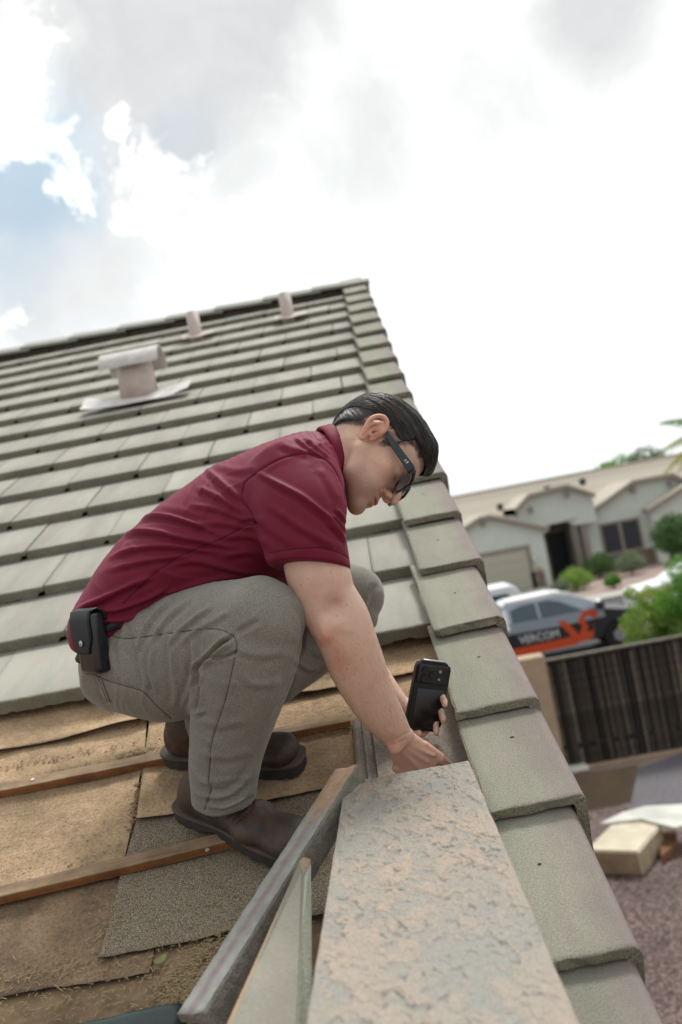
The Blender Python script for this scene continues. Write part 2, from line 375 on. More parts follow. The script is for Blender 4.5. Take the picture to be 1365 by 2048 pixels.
# ---- rake tiles: an L in section, round shoulder, leg down the gable
def rake_mesh(seed, w=.178, th=.020, leg=.135, L=.425):
    rr = random.Random(seed); bm = bmesh.new()
    r = .017; xr = w; prof = []
    outer = [(0, -.003), (.004, 0)]+[(w*i/8, 0) for i in range(1, 8)]+[(xr-r+r*math.sin(a), -r+r*math.cos(a)) for a in [math.pi/2*i/5 for i in range(6)]]+[(xr+.001, -.05), (xr, -.1), (xr, -leg)]
    ri = .008
    inner = [(xr-th, -leg), (xr-th, -.06)]+[(xr-th-ri+ri*math.cos(a), -th-ri+ri*math.sin(a)) for a in [math.pi/2*i/3 for i in range(4)]]+[(w*i/8, -th) for i in range(7, 0, -1)]+[(.003, -th)]
    prof = outer+inner; ys = [0, .003, .012, .05, .12, .2, .28, .36, L]
    rings = []
    for yi, y in enumerate(ys):
        ring = []
        for pi_, (a, b_) in enumerate(prof):
            j = .0022 if yi == 0 else (.0009 if yi == 1 else .0004)
            sh = -.0022 if yi == 0 and pi_ < len(outer) else (.0015 if yi == 0 else 0)
            chip = max(0, noise.noise(Vector((a*45, b_*45, seed*1.7)))-.25)*.022 if yi == 0 else 0
            e = rr.uniform(-j, j)+(rr.uniform(-.0022, .0022) if pi_ in (0, 1, len(prof)-1) else 0)
            ring.append(bm.verts.new((a+e, y+rr.uniform(-j, j)+chip, b_+rr.uniform(-j, j)*.6+sh)))
        rings.append(ring)
    n = len(prof); no = len(outer)
    for a, b_ in zip(rings, rings[1:]):
        for i in range(n):
            f = bm.faces.new([a[i], b_[i], b_[(i+1) % n], a[(i+1) % n]]); f.smooth = i < no-1 and i > 0
            f.material_index = 0 if 0 < i < no-1 else 1
    # end faces as strips between outer and inner outlines
    for ring, flip in ((rings[0], False), (rings[-1], True)):
        o_ = ring[:no]; i_ = ring[no:][::-1]
        ia = 0
        for q in range(no-1):
            ib = min(len(i_)-1, round((q+1)*(len(i_)-1)/(no-1)))
            vs = [o_[q], o_[q+1], i_[ib]]+([i_[ia]] if ia != ib else [])
            f = bm.faces.new(vs[::-1] if flip else vs); f.material_index = 1; ia = ib
    # nail hole, an irregular dark pit
    cx, cy = w*.5+rr.uniform(-.01, .01), .20+rr.uniform(-.02, .02)
    h_ = [bm.verts.new((cx+rr.uniform(.6, 1.3)*.0042*math.cos(a), cy+rr.uniform(.5, 1.2)*.0032*math.sin(a), .0005)) for a in [math.pi*2*i/9 for i in range(9)]]
    bm.faces.new(h_).material_index = 2
    bmesh.ops.recalc_face_normals(bm, faces=bm.faces)
    me = bpy.data.meshes.new('rake_tile'); bm.to_mesh(me); bm.free()
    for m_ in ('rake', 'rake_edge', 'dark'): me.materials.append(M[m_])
    return me
RK = [rake_mesh(i) for i in range(6)]
corner = [(1300, 2330), (1285, 1895), (1175, 1590), (1082, 1395), (1010, 1235), (968, 1115), (922, 1020)]
HR = .046
ts = [on_roof(*c, h=HR)[1] for c in corner]; xs_ = [on_roof(*c, h=HR)[0] for c in corner]
print('rake t', [round(v, 3) for v in ts], 'x', [round(v, 3) for v in xs_])
ts[0] = ts[1]-.345; xs_[0] = xs_[1]
ts.insert(0, ts[0]-.34); xs_.insert(0, xs_[0])
ed = sum(xs_[3:])/len(xs_[3:])
while ts[-1]+.338 < T_RIDGE-.06: ts.append(ts[-1]+.338); xs_.append(ed+.0*len(xs_))
for i, (t, xe) in enumerate(zip(ts, xs_)):
    put('rake_tile', RK[i % 6], None, houseb, roof_mat(xe-.178+random.uniform(-.002, .002), t, HR, tilt*.78+random.uniform(-.006, .006), .028+random.uniform(-.01, .01), random.uniform(-.01, .01)))
# ---- ridge caps, L shaped each side of the ridge
M['ridge'] = mat('ridge_tile_concrete', (.31, .315, .28), .92, bump=[(60, .0012)], noise_s=[(8, .1)])
def ridge_mesh():
    bm = bmesh.new(); L = .44; a = R(22.6); w = .17
    for s in (-1, 1):
        m_ = Matrix.Rotation(s*-a, 4, 'X')
        vs = bx(bm, 0, L, 0 if s > 0 else -w, w if s > 0 else 0, -.02, 0, m_)
    me = bm_mesh('ridge_tile', bm); me.materials.append(M['ridge']); return me
RG = ridge_mesh()
x = X_EDGE-.40
while x > -4.2:
    mw = Matrix.Translation(Vector((x, ry, rz+.058)))@Matrix.Rotation(R(2.2)+random.uniform(-.006, .006), 4, 'Y')
    put('ridge_tile', RG, None, houseb, mw); x -= .375
# ---- vents
M['vent'] = mat('pinkish_painted_metal', (.50, .42, .385), .55, noise_s=[(9, .15)], bump=(14, .002), spec=.4)
M['lead'] = mat('pinkish_flashing', (.54, .51, .49), .5, noise_s=[(12, .15)], bump=(16, .01), spec=.4)
bx_, bt_ = on_roof(270, 800, .01)
base = RP(bx_, bt_, -.01)
def flashing(w, d, h0, seed):
    v = []; f = []; n = 14
    for j in range(8):
        for i in range(n+1):
            x, y = w*(i/n-.5), d*(j/7-.5)
            z = .014+.010*noise.noise(Vector((x*9, y*9, seed)))+(.022*(abs(i/n-.5)*2)**3)*(1 if seed < 3 else .3)
            v.append((x+.01*noise.noise(Vector((y*20, seed, 1))), y, z+h0))
    for j in range(7):
        for i in range(n):
            a = j*(n+1)+i; f.append((a, a+1, a+n+2, a+n+1))
    return mesh_np('flashing', v, f)
put('vent_flashing', flashing(.60, .20, .0, 1), M['lead'], houseb, roof_mat(bx_+.01, bt_+.03, .0))
bm = bmesh.new(); bmesh.ops.create_cone(bm, cap_ends=True, segments=28, radius1=.108, radius2=.100, depth=.24)
bmesh.ops.translate(bm, verts=bm.verts, vec=(0, 0, .12))
put('vent_pipe', bm_mesh('vent_pipe', bm, True), M['vent'], houseb, Matrix.Translation(Vector(RP(bx_, bt_+.13, -.04))))
bm = bmesh.new(); n = 18                           # half-barrel cap with a rolled top edge
prof = [(-.14+.0*i, 0) for i in range(0)]
for i in range(n+1):
    a = math.pi*i/n; prof.append((.125*math.cos(a), .105*math.sin(a)))
pts = prof+[(x_*.94, y_*.93) for x_, y_ in prof[::-1]]
v0 = [bm.verts.new((-.165, a, b_)) for a, b_ in pts]; v1 = [bm.verts.new((.165, a, b_)) for a, b_ in pts]
nn = len(pts)
for i in range(nn): bm.faces.new([v0[i], v1[i], v1[(i+1) % nn], v0[(i+1) % nn]])
for vv in (v0, v1):
    for i in range(n): bm.faces.new([vv[i], vv[i+1], vv[nn-2-i], vv[nn-1-i]])
put('vent_cap', bm_mesh('vent_cap', bm), M['lead'], houseb, Matrix.Translation(Vector(RP(bx_, bt_+.13, 0))+Vector((0, 0, .15))))
for (px, py, px2, py2) in ((392, 678, 385, 640), (577, 640, 570, 610)):
    vx, vt_ = on_roof(px, py-4, 0)
    bm = bmesh.new(); bmesh.ops.create_cone(bm, cap_ends=True, segments=18, radius1=.047, radius2=.042, depth=.30); bmesh.ops.translate(bm, verts=bm.verts, vec=(0, 0, .02))
    put('vent_pipe', bm_mesh('vent_pipe', bm, True), M['vent'], houseb, Matrix.Translation(Vector(RP(vx, vt_+.03, 0))))
    put('vent_flashing', flashing(.22, .12, 0.0, 5), M['vent'], houseb, roof_mat(vx+.02, vt_-.02, .002))
# ---- stripped part: felt sheets laid in overlapping layers
def sheet(name, rows, h, m, nx=60, ny=26, curl=.006, und=.004, seed=0, th=.0025):
    """rows: polylines in picture pixels from the lower edge up; they are dropped onto the deck"""
    def samp(pl, n):
        pl = np.array([on_roof(*p, h=h) for p in pl]); d = np.r_[0, np.cumsum(np.hypot(*np.diff(pl, axis=0).T))]; s = np.linspace(0, d[-1], n)
        return np.c_[np.interp(s, d, pl[:, 0]), np.interp(s, d, pl[:, 1])]
    rr = np.array([samp(r_, nx) for r_ in rows]); k = np.linspace(0, len(rows)-1, ny)
    v = []
    for kk in k:
        i = min(int(kk), len(rows)-2); a = kk-i; ln = rr[i]*(1-a)+rr[i+1]*a
        e = kk/(len(rows)-1)
        for j in range(nx):
            x, t = ln[j]
            nz = noise.noise(Vector((x*6, t*9, seed)))*und+noise.noise(Vector((x*25, t*25, seed+9)))*und*.35
            if e == 0: t += noise.noise(Vector((x*30, seed, 3)))*.003+noise.noise(Vector((x*7, seed, 7)))*.004
            z = h+nz+curl*max(0, 1-e*6)**2*(.6+.8*noise.noise(Vector((x*5, seed, 0))))+ (curl*.5*max(0, 1-j/nx*14)**2)
            v.append(RP(x, t, z))
    f = []
    for i in range(ny-1):
        for j in range(nx-1):
            a = i*nx+j; f.append((a, a+1, a+nx+1, a+nx))
    v = np.array(v); nb = len(v); low = v-UN*th
    # skirt along the lower and left edge gives the sheet its thickness
    vv = list(v)+list(low[:nx])+list(low[::nx]); ff = list(f)
    for j in range(nx-1): ff.append((j, nb+j, nb+j+1, j+1))
    for i in range(ny-1): ff.append((i*nx, (i+1)*nx, nb+nx+i+1, nb+nx+i))
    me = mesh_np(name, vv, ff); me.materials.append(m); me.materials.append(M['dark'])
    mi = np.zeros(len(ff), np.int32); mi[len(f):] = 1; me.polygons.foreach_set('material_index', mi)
    return put(name, me, None, houseb)
HD = -.080
sheet('felt_sheet', [[(-200, 2330), (700, 2200), (1300, 2080)], [(-200, 1900), (500, 1760), (1100, 1640)], [(-200, 1340), (500, 1225), (960, 1120)]], HD-.003, M['felt'], 110, 70, 0, .002, 1)
sheet('stained_felt_sheet', [[(-160, 2030), (60, 1985), (215, 1963), (300, 1950)], [(-160, 1870), (60, 1830), (240, 1790), (330, 1775)], [(-160, 1700), (60, 1650), (260, 1620), (340, 1600)]], HD+.005, M['dust_dark'], 60, 36, .006, .003, 2)
sheet('granular_felt_sheet', [[(200, 1922), (330, 1893), (420, 1875), (620, 1838), (1000, 1760)], [(238, 1775), (420, 1740), (640, 1700), (1000, 1620)], [(275, 1640), (420, 1600), (640, 1550), (1000, 1470)], [(292, 1500), (420, 1470), (640, 1420), (1000, 1330)]], HD+.009, M['felt'], 90, 60, .009, .004, 3)
sheet('dusty_felt_sheet', [[(-160, 1840), (0, 1802), (240, 1752)], [(-160, 1720), (0, 1690), (262, 1660)], [(-160, 1540), (0, 1520), (290, 1500)], [(-160, 1430), (0, 1400), (300, 1350)]], HD+.0125, M['dust'], 60, 46, .002, .006, 4)
sheet('dusty_felt_sheet', [[(275, 1641), (400, 1622), (530, 1603), (720, 1566), (900, 1530)], [(290, 1520), (530, 1490), (720, 1450), (900, 1420)], [(300, 1440), (530, 1400), (720, 1360), (900, 1330)]], HD+.016, M['dust'], 60, 30, .006, .004, 5)
sheet('dusty_felt_sheet', [[(-160, 1530), (0, 1504), (85, 1486), (200, 1462), (330, 1432), (450, 1412), (560, 1398), (640, 1384), (740, 1366), (900, 1335)], [(-160, 1400), (0, 1370), (330, 1300), (560, 1270), (740, 1240), (900, 1190)]], HD+.022, M['dust'], 90, 24, .012, .003, 6)
# ---- battens
def batten(p0, p1, h=HD+.016, w=.030, hh=.019, name='batten', yj=0):
    (x0, t0), (x1, t1) = on_roof(*p0, h=h), on_roof(*p1, h=h)
    L = math.hypot(x1-x0, t1-t0); bm = bmesh.new(); n = 44; rings = []
    for i in range(n+1):
        x = L*i/n; o = noise.noise(Vector((x*6, t0*9, 0)))*.0015; e = noise.noise(Vector((x*30, t0, 4)))*.0008
        rings.append([bm.verts.new((x, a+o+random.uniform(-.0003, .0003), b_+e)) for a, b_ in ((0, 0), (0, hh-.0015), (.0015, hh), (w, hh), (w, 0))])
    for a, b_ in zip(rings, rings[1:]):
        for k in range(5):
            f = bm.faces.new([a[k], b_[k], b_[(k+1) % 5], a[(k+1) % 5]]); f.material_index = 1 if k == 0 else 0
    bm.faces.new(rings[0]).material_index = 1; bm.faces.new(rings[-1]).material_index = 1
    me = bm_mesh(name, bm); me.materials.append(M['batten_top']); me.materials.append(M['batten_side'])
    return put(name, me, None, houseb, roof_mat(x0, t0, h, 0, math.atan2(t1-t0, x1-x0)))
batten((-170, 1630), (703, 1455)); batten((-170, 1850), (462, 1697)); batten((462, 1700), (730, 1640), hh=.016)
for px, py in ((66, 1559), (415, 1700), (560, 1480)):
    bm = bmesh.new(); bmesh.ops.create_cone(bm, cap_ends=True, segments=10, radius1=.0045, radius2=.0045, depth=.0015)
    x, t = on_roof(px, py, HD+.036); put('nail', bm_mesh('nail', bm), M['nail'], houseb, roof_mat(x, t, HD+.0362))
# ---- loose field tile lying head up under his hands, ribs of the side lock visible
M['tile_dust'] = mat('dusty_stained_tile', (.30, .26, .215), .93, bump=[(300, .0014), (30, .002)], extra=dust_ex(.5))
def head_tile():
    bm = bmesh.new(); w = .36
    prof = [(0, -.024), (0, -.012), (.006, -.009), (.010, -.012), (.013, -.017), (.019, -.017), (.022, -.010), (.028, -.009), (.031, -.014), (.042, -.014), (.044, 0), (w, 0), (w, -.024)]
    v0 = [bm.verts.new((a, 0, b_)) for a, b_ in prof]; v1 = [bm.verts.new((a, .43, b_)) for a, b_ in prof]; n = len(prof)
    for i in range(n): bm.faces.new([v0[i], v1[i], v1[(i+1) % n], v0[(i+1) % n]])
    bm.faces.new(v0[::-1]); bm.faces.new(v1)
    return bm_mesh('roof_tile', bm)
hx_, ht_ = on_roof(705, 1428, -.035)
ht = put('roof_tile', head_tile(), M['tile_dust'], None, roof_mat(hx_, ht_-.43, -.03, R(-1.5), R(.5)))
tag(ht, 'brown dusty roof tile with ribbed side lock, lying flat under his hands below the phone', 'roof tile')
# ---- the three loose pieces in the foreground
M['slab'] = None
def slab_ex(t, tcn, c):
    mp = t.n('ShaderNodeMapping', i_Vector=tcn); mp.inputs['Scale'].default_value = (1, .7, 1)
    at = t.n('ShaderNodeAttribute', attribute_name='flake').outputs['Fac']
    n1 = t.noise(mp.outputs[0], 7, 7, .7, .8)
    peach = t.mix(t.ramp(t.noise(tcn, 55, 4, .7), [(.35, 0), (.7, 1)]), (.39, .295, .22), (.33, .28, .23))
    f = t.math('ADD', t.math('MULTIPLY', at, .6), t.math('MULTIPLY', n1, .75))
    c = t.mix(t.ramp(f, [(.44, .12), (.86, .78)]), c, peach)
    c = t.mix(t.ramp(t.noise(tcn, 3.5, 4, .6), [(.45, 0), (.7, .6)]), c, (.25, .255, .235))
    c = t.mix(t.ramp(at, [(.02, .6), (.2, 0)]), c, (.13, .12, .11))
    k = t.ramp(t.noise(tcn, 300, 3, .75), [(.3, .72), (.5, 1.), (.7, 1.22)])
    c = t.n('ShaderNodeVectorMath', operation='MULTIPLY', i_0=c, i_1=k).outputs[0]
    return c
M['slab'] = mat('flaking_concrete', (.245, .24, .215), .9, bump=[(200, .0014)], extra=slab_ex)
def slab():
    # top face corners from far end to near end; thickness down
    A = P(690, 1566, 1.79); B = P(938, 1521, 1.76); Cn = P(1195, 2130, .93); Dn = P(598, 2130, .93)
    nx, ny = 200, 560; s = np.linspace(0, 1, nx)[None, :, None]; r_ = np.linspace(0, 1, ny)[:, None, None]
    g = (A*(1-s)+B*s)*(1-r_)+(Dn*(1-s)+Cn*s)*r_
    nv = nrm(np.cross(B-A, Dn-A)); nv = nv if nv[2] > 0 else -nv
    v = []; fl = np.zeros(nx*ny+2*(nx+ny))
    for i in range(ny):
        for j in range(nx):
            x, y = j/nx*.27, i/ny*.95
            wx = noise.fractal(Vector((x*30, y*22, 4)), .8, 2, 4)*.45; wy = noise.fractal(Vector((x*30, y*22, 11)), .8, 2, 4)*.45
            def cellh(sx, sy, k):
                dd, pts_ = noise.voronoi(Vector((x*sx+wx, y*sy+wy, k))); c_ = pts_[0]
                return (math.sin(c_[0]*127.1+c_[1]*311.7+c_[2]*74.7)*43758.5453) % 1.0, dd[1]-dd[0]
            h1, e1 = cellh(44, 24, 1.5); h2, e2 = cellh(112, 70, 7.5)
            dens = .5+.9*noise.fractal(Vector((x*9, y*5, 21)), .8, 2, 3)
            u1 = 1. if h1 < dens*.9 else 0.; u2 = 1. if h2 < .22+.55*dens else 0.
            b2 = noise.noise(Vector((x*160, y*110, 7)))
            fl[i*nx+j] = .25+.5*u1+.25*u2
            z = (.0019*u1*(.5+h1)+(.0017*u2*(.4+h2))-.0016*(1 if (h2 > .90 and not u1) else 0)+.0004*b2)*min(1, min(j, nx-1-j, i)/5)
            ed = min(j, nx-1-j, i)
            if ed == 0: z = -.004
            p = g[i, j]+nv*z
            p = p+ (B-A)/np.linalg.norm(B-A)*(noise.noise(Vector((y*14, 3 if j < nx/2 else 8, 0)))*.0012 if j in (0, 1, nx-1, nx-2) else 0)
            v.append(p)
    v = np.array(v); f = []
    for i in range(ny-1):
        for j in range(nx-1):
            a = i*nx+j; f.append((a, a+nx, a+nx+1, a+1))
    bi = [j for j in range(nx)]+[i*nx+nx-1 for i in range(1, ny)]+[(ny-1)*nx+j for j in range(nx-2, -1, -1)]+[i*nx for i in range(ny-2, 0, -1)]
    nb = len(v); low = v[bi]-nv*.03; v = np.r_[v, low]; m_ = len(bi)
    for k in range(m_): f.append((bi[k], bi[(k+1) % m_], nb+(k+1) % m_, nb+k))
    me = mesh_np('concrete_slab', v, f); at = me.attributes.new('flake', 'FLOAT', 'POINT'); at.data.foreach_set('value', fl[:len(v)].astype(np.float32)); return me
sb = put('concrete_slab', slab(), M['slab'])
tag(sb, 'long weathered concrete slab with flaking peach and grey face, in the near foreground', 'slab')
# stack under its near end
_q = P(890, 2075, .955)-F0; _x, _t, _h = _q.dot(UX), _q.dot(UU), _q.dot(UN)-.034; print('stack', _x, _t, _h)
tst = thing('tile_stack', 'small stack of spare concrete tiles holding up the near end of the flaking slab', 'tile stack', RP(_x, _t-.2, HD))
for i in range(int((_h-.012-HD)/.0372)):
    put('roof_tile', FT[i % 5], None, tst, roof_mat(_x-.15+random.uniform(-.01, .01), _t-.40+random.uniform(-.008, .0), HD+.002+.0372*(i+1), 0, random.uniform(-.04, .04)))
# long bar: a trim tile resting with its top end on the slab
M['bar_side'] = mat('rough_grey_concrete_face', (.20, .185, .155), .95, bump=[(240, .003), (40, .003)], noise_s=[(30, .25), (400, .3)])
def bar_ex(t, tcn, c):
    sp = t.n('ShaderNodeSeparateXYZ', i_0=tcn)
    u = t.math('ADD', sp.outputs[0], t.math('MULTIPLY', t.noise(tcn, 9, 3, .5), .012))
    c = t.mix(t.ramp(u, [(.020, 0), (.030, .7), (.040, 0)]), c, (.20, .135, .125))
    top = t.ramp(t.math('ADD', sp.outputs[1], t.math('MULTIPLY', t.noise(tcn, 20, 4, .6), .08)), [(.44, 0), (.50, .85)])
    c = t.mix(top, c, (.36, .23, .14))
    k = t.ramp(t.noise(tcn, 40, 5, .65), [(.3, .8), (.7, 1.2)])
    return t.n('ShaderNodeVectorMath', operation='MULTIPLY', i_0=c, i_1=k).outputs[0]
M['bar'] = mat('grey_trim_tile_face', (.29, .285, .265), .88, bump=[(300, .001), (25, .002)], extra=bar_ex)
def frame_mat(o, xdir, ydir):
    y = nrm(ydir); x = np.array(xdir)-y*np.dot(xdir, y); x = nrm(x); z = np.cross(x, y)
    m_ = Matrix(np.array([x, y, z]).T.tolist()).to_4x4(); m_.translation = Vector(o); return m_
def trim_bar():
    # section in local (x across the visible face, z out of it), length along y
    bm = bmesh.new(); w = .055; L = .60; rings = []
    prof = [(0, 0), (.002, .003), (.022, .0035), (.030, .0015), (.038, .004), (w-.003, .006), (w, .002), (w+.002, -.012), (w+.002, -.042), (w-.016, -.046), (w-.018, -.014), (0, -.012)]
    n = 50; rr = random.Random(3)
    for i in range(n+1):
        y = L*i/n
        rings.append([bm.verts.new((a+rr.uniform(-.0006, .0006), y+(noise.noise(Vector((a*60, b_*60, 1)))*.008 if i in (0, n) else 0), b_+rr.uniform(-.0005, .0005)+(noise.noise(Vector((y*30, a*9, 5)))*.003 if k in (8, 9) else 0))) for k, (a, b_) in enumerate(prof)])
    m_ = len(prof)
    for a, b_ in zip(rings, rings[1:]):
        for k in range(m_):
            f = bm.faces.new([a[k], a[(k+1) % m_], b_[(k+1) % m_], b_[k]]); f.material_index = 0 if k < 5 else 1; f.smooth = k < 5
    for rg in (rings[0], rings[-1]): 
        f = bm.faces.new([rg[i] for i in (0, 1, 2, 3, 4, 5, 6, 7, 10, 11)]); f.material_index = 1; f = bm.faces.new([rg[i] for i in (7, 8, 9, 10)]); f.material_index = 1
    me = bm_mesh('trim_tile', bm); me.materials.append(M['bar']); me.materials.append(M['bar_side']); return me
o_ = P(355, 2030, 1.33); e_ = P(672, 1540, 1.80)
xd = MC@nrm([.86, .30, .42])
L_ = np.linalg.norm(e_-o_); print('bar length', L_)
mb = trim_bar(); 
sc_ = L_/.60
for v in mb.vertices: v.co.y *= sc_
tb = put('trim_tile', mb, None, None, frame_mat(o_, xd, e_-o_))
tag(tb, 'long grey trim tile with a reddish stripe, leaning with its top end on the flaking slab', 'trim tile')
# second loose piece standing on edge: a wedge-shaped cut tile
def cut_tile():
    bm = bmesh.new()
    a0 = P(596, 1716, 1.50); a1 = P(622, 1722, 1.47); L0 = P(455, 2075, 1.16); L1 = P(640, 2110, 1.10)
    # front face outline (towards us) and a paler narrow right edge
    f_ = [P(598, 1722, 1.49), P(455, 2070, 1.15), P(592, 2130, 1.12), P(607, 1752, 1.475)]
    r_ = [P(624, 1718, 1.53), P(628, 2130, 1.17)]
    t_ = P(606, 1712, 1.52)
    lb = P(448, 2060, 1.19)
    V = [bm.verts.new(Vector(p)) for p in (f_[0], f_[1], f_[2], f_[3], r_[0], r_[1], t_, lb)]
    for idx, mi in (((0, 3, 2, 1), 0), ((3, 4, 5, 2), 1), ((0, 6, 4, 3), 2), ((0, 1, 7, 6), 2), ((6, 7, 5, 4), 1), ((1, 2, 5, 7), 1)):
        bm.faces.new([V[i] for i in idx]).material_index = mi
    bmesh.ops.bevel(bm, geom=list(bm.edges), offset=.002, segments=2, affect='EDGES')
    bmesh.ops.subdivide_edges(bm, edges=bm.edges[:], cuts=2)
    me = bm_mesh('cut_tile', bm); return me
M['cut_face'] = mat('grey_cut_tile_face', (.27, .255, .21), .9, bump=[(220, .001)], noise_s=[(5, .15), (200, .1)])
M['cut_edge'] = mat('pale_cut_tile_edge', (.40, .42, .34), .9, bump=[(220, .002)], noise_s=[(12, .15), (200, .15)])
M['cut_tan'] = mat('tan_cut_tile_edge', (.45, .31, .20), .9, bump=[(220, .002)], noise_s=[(14, .2), (200, .15)])
ct = put('cut_tile', cut_tile(), [M['cut_face'], M['cut_edge'], M['cut_tan']])
tag(ct, 'wedge-shaped cut tile standing on edge between the grey trim tile and the flaking slab', 'cut tile')
# dark green folded metal flashing at the lower left corner
M['green'] = mat('dark_green_metal', (.030, .052, .048), .42, bump=[(12, .004), (120, .0008)], noise_s=[(8, .3)], spec=.5)
def green_strip():
    v = []; n = 60; prof = [(-.03, -.004), (0, .0), (.012, .007), (.024, .003), (.034, -.012), (.040, -.03), (.036, -.05), (-.02, -.05)]
    xs0, ts0 = on_roof(120, 2075, HD+.055); xs1, ts1 = on_roof(358, 2022, HD+.055)
    for i in range(n+1):
        a = i/n
        for (b_, c) in prof:
            x = xs0-.35*(1-a)*1+(xs1-xs0)*a; t = ts0+(ts1-ts0)*a-.012
            v.append(RP(x, t-b_*-1+.003*noise.noise(Vector((a*9, b_*20, 1))), HD+.055+c+.004*noise.noise(Vector((a*11, b_*30, 4)))))
    f = []; m_ = len(prof)
    for i in range(n):
        for k in range(m_): f.append((i*m_+k, i*m_+(k+1) % m_, (i+1)*m_+(k+1) % m_, (i+1)*m_+k))
    for e in (0, n): f.append((e*m_, e*m_+1, e*m_+2, e*m_+7)); f.append((e*m_+3, e*m_+4, e*m_+5, e*m_+6)); f.append((e*m_+2, e*m_+3, e*m_+6, e*m_+7))
    return mesh_np('metal_flashing', v, f)
tag(put('metal_flashing', green_strip(), M['green']), 'dark green rounded metal strip lying on the felt at the lower left corner', 'metal strip')
# ---- straw, grit and wood flakes swept together on the felt
M['straw'] = mat('straw_flakes', (.34, .25, .13), .8, extra=lambda t, tc_, c: t.mix(t.math('FRACT', t.math('MULTIPLY', t.noise(tc_, 60, 0, 0), 37.)), (.46, .36, .19), (.17, .11, .06)))
def flakes(name, clusters, lmin, lmax, w, seed, m):
    rr = random.Random(seed); v = []; f = []
    for (px, py, sx, sy, n, h) in clusters:
        cx, ct_ = on_roof(px, py, h)
        for _ in range(n):
            x = cx+rr.gauss(0, sx); t = ct_+rr.gauss(0, sy)+(x-cx)*.05; a = rr.uniform(0, math.pi) if rr.random() < .6 else rr.gauss(.1, .4)
            L = rr.uniform(lmin, lmax)*(1 if rr.random() < .85 else 1.8)/2; ww = w*rr.uniform(.4, 1.3)/2
            hz = h+abs(rr.gauss(.001, .0022)); tl = rr.gauss(0, .25)
            ux, ut = math.cos(a), math.sin(a); b0 = len(v); cpx = rr.uniform(-.4, .4)*L
            for (s, q, up) in ((-1, -1, 0), (-1, 1, 0), (0, 1, .0006), (0, -1, .0006), (1, 1, 0), (1, -1, 0)):
                bend = cpx*(1-s*s)
                v.append(RP(x+s*L*ux-(q*ww+bend)*ut, t+s*L*ut+(q*ww+bend)*ux, hz+up+s*tl*L*.5))
            f += [(b0, b0+3, b0+2, b0+1), (b0+3, b0+5, b0+4, b0+2)]
    return put(name, mesh_np(name, v, f, False), m, houseb, None, 'stuff')
z1 = HD+.0165
flakes('straw_debris', [(560, 1470, .10, .012, 260, z1+.003), (650, 1445, .05, .02, 900, z1+.005), (200, 1520, .10, .006, 300, z1+.003), (120, 1535, .2, .008, 250, z1+.003), (260, 1505, .03, .006, 250, z1+.003),
    (50, 1770, .18, .01, 200, z1), (430, 1960, .05, .045, 1300, HD+.008), (370, 1985, .03, .04, 900, HD+.008), (480, 1880, .05, .02, 350, HD+.012), (270, 2040, .09, .04, 160, HD+.005),
    (110, 2010, .12, .02, 220, HD+.006), (100, 1940, .1, .02, 220, HD+.009), (350, 1690, .08, .02, 120, HD+.013), (220, 1830, .02, .05, 80, HD+.013), (470, 1800, .15, .05, 160, HD+.013),
    (540, 2040, .06, .05, 900, HD+.008), (60, 1700, .2, .08, 90, z1), (160, 1440, .2, .02, 60, HD+.03)], .003, .012, .0016, 5, M['straw'])
M['grit'] = mat('brown_clods', (.24, .14, .075), .95, bump=(200, .002), noise_s=[(60, .3)])
def clods(clusters, seed):
    rr = random.Random(seed); v = []; f = []
    ico = [(0, 0, 1), (.9, 0, .3), (.3, .85, .3), (-.75, .5, .3), (-.7, -.55, .3), (.3, -.85, .3)]
    for (px, py, sx, sy, n, h, s) in clusters:
        cx, ct_ = on_roof(px, py, h)
        for _ in range(n):
            x = cx+rr.gauss(0, sx); t = ct_+rr.gauss(0, sy); r_ = s*rr.uniform(.3, 1.2); b0 = len(v); a0 = rr.uniform(0, 6)
            for (a, b_, c) in ico:
                q = rr.uniform(.7, 1.3)*r_; a2, b2 = a*math.cos(a0)-b_*math.sin(a0), a*math.sin(a0)+b_*math.cos(a0)
                v.append(RP(x+a2*q*1.5, t+b2*q, h+c*q*.7-.0005))
            for k in range(5): f.append((b0, b0+1+k, b0+1+(k+1) % 5))
    return put('clods_of_dirt', mesh_np('clods_of_dirt', v, f, False), M['grit'], houseb, None, 'stuff')
clods([(276, 1600, .008, .05, 140, z1, .0035), (285, 1440, .01, .012, 50, z1+.004, .003), (100, 1520, .18, .01, 160, z1, .0028), (640, 1450, .06, .012, 120, z1, .003), (60, 1760, .2, .02, 110, z1, .0022),
       (230, 1850, .01, .06, 50, HD+.01, .003), (150, 1700, .2, .08, 90, z1, .0016), (430, 1950, .08, .05, 160, HD+.008, .0025), (600, 1760, .1, .1, 60, HD+.012, .002), (100, 1950, .15, .03, 140, HD+.008, .002), (455, 2000, .03, .03, 120, HD+.008, .003)], 9)
lf = bmesh.new()
pts = [(.012*math.cos(a), .007*math.sin(a), .001+.002*math.cos(2*a)) for a in [math.pi*2*i/14 for i in range(14)]]
lf.faces.new([lf.verts.new(p) for p in pts]); me = bm_mesh('dry_leaf', lf)
M['leafy'] = mat('dry_green_leaf', (.22, .23, .09), .7)
x, t = on_roof(322, 1921, HD+.012); tag(put('dry_leaf', me, M['leafy'], None, roof_mat(x, t, HD+.014, 0, .6)), 'small oval grey-green leaf lying in the straw beside the grey trim tile', 'leaf')
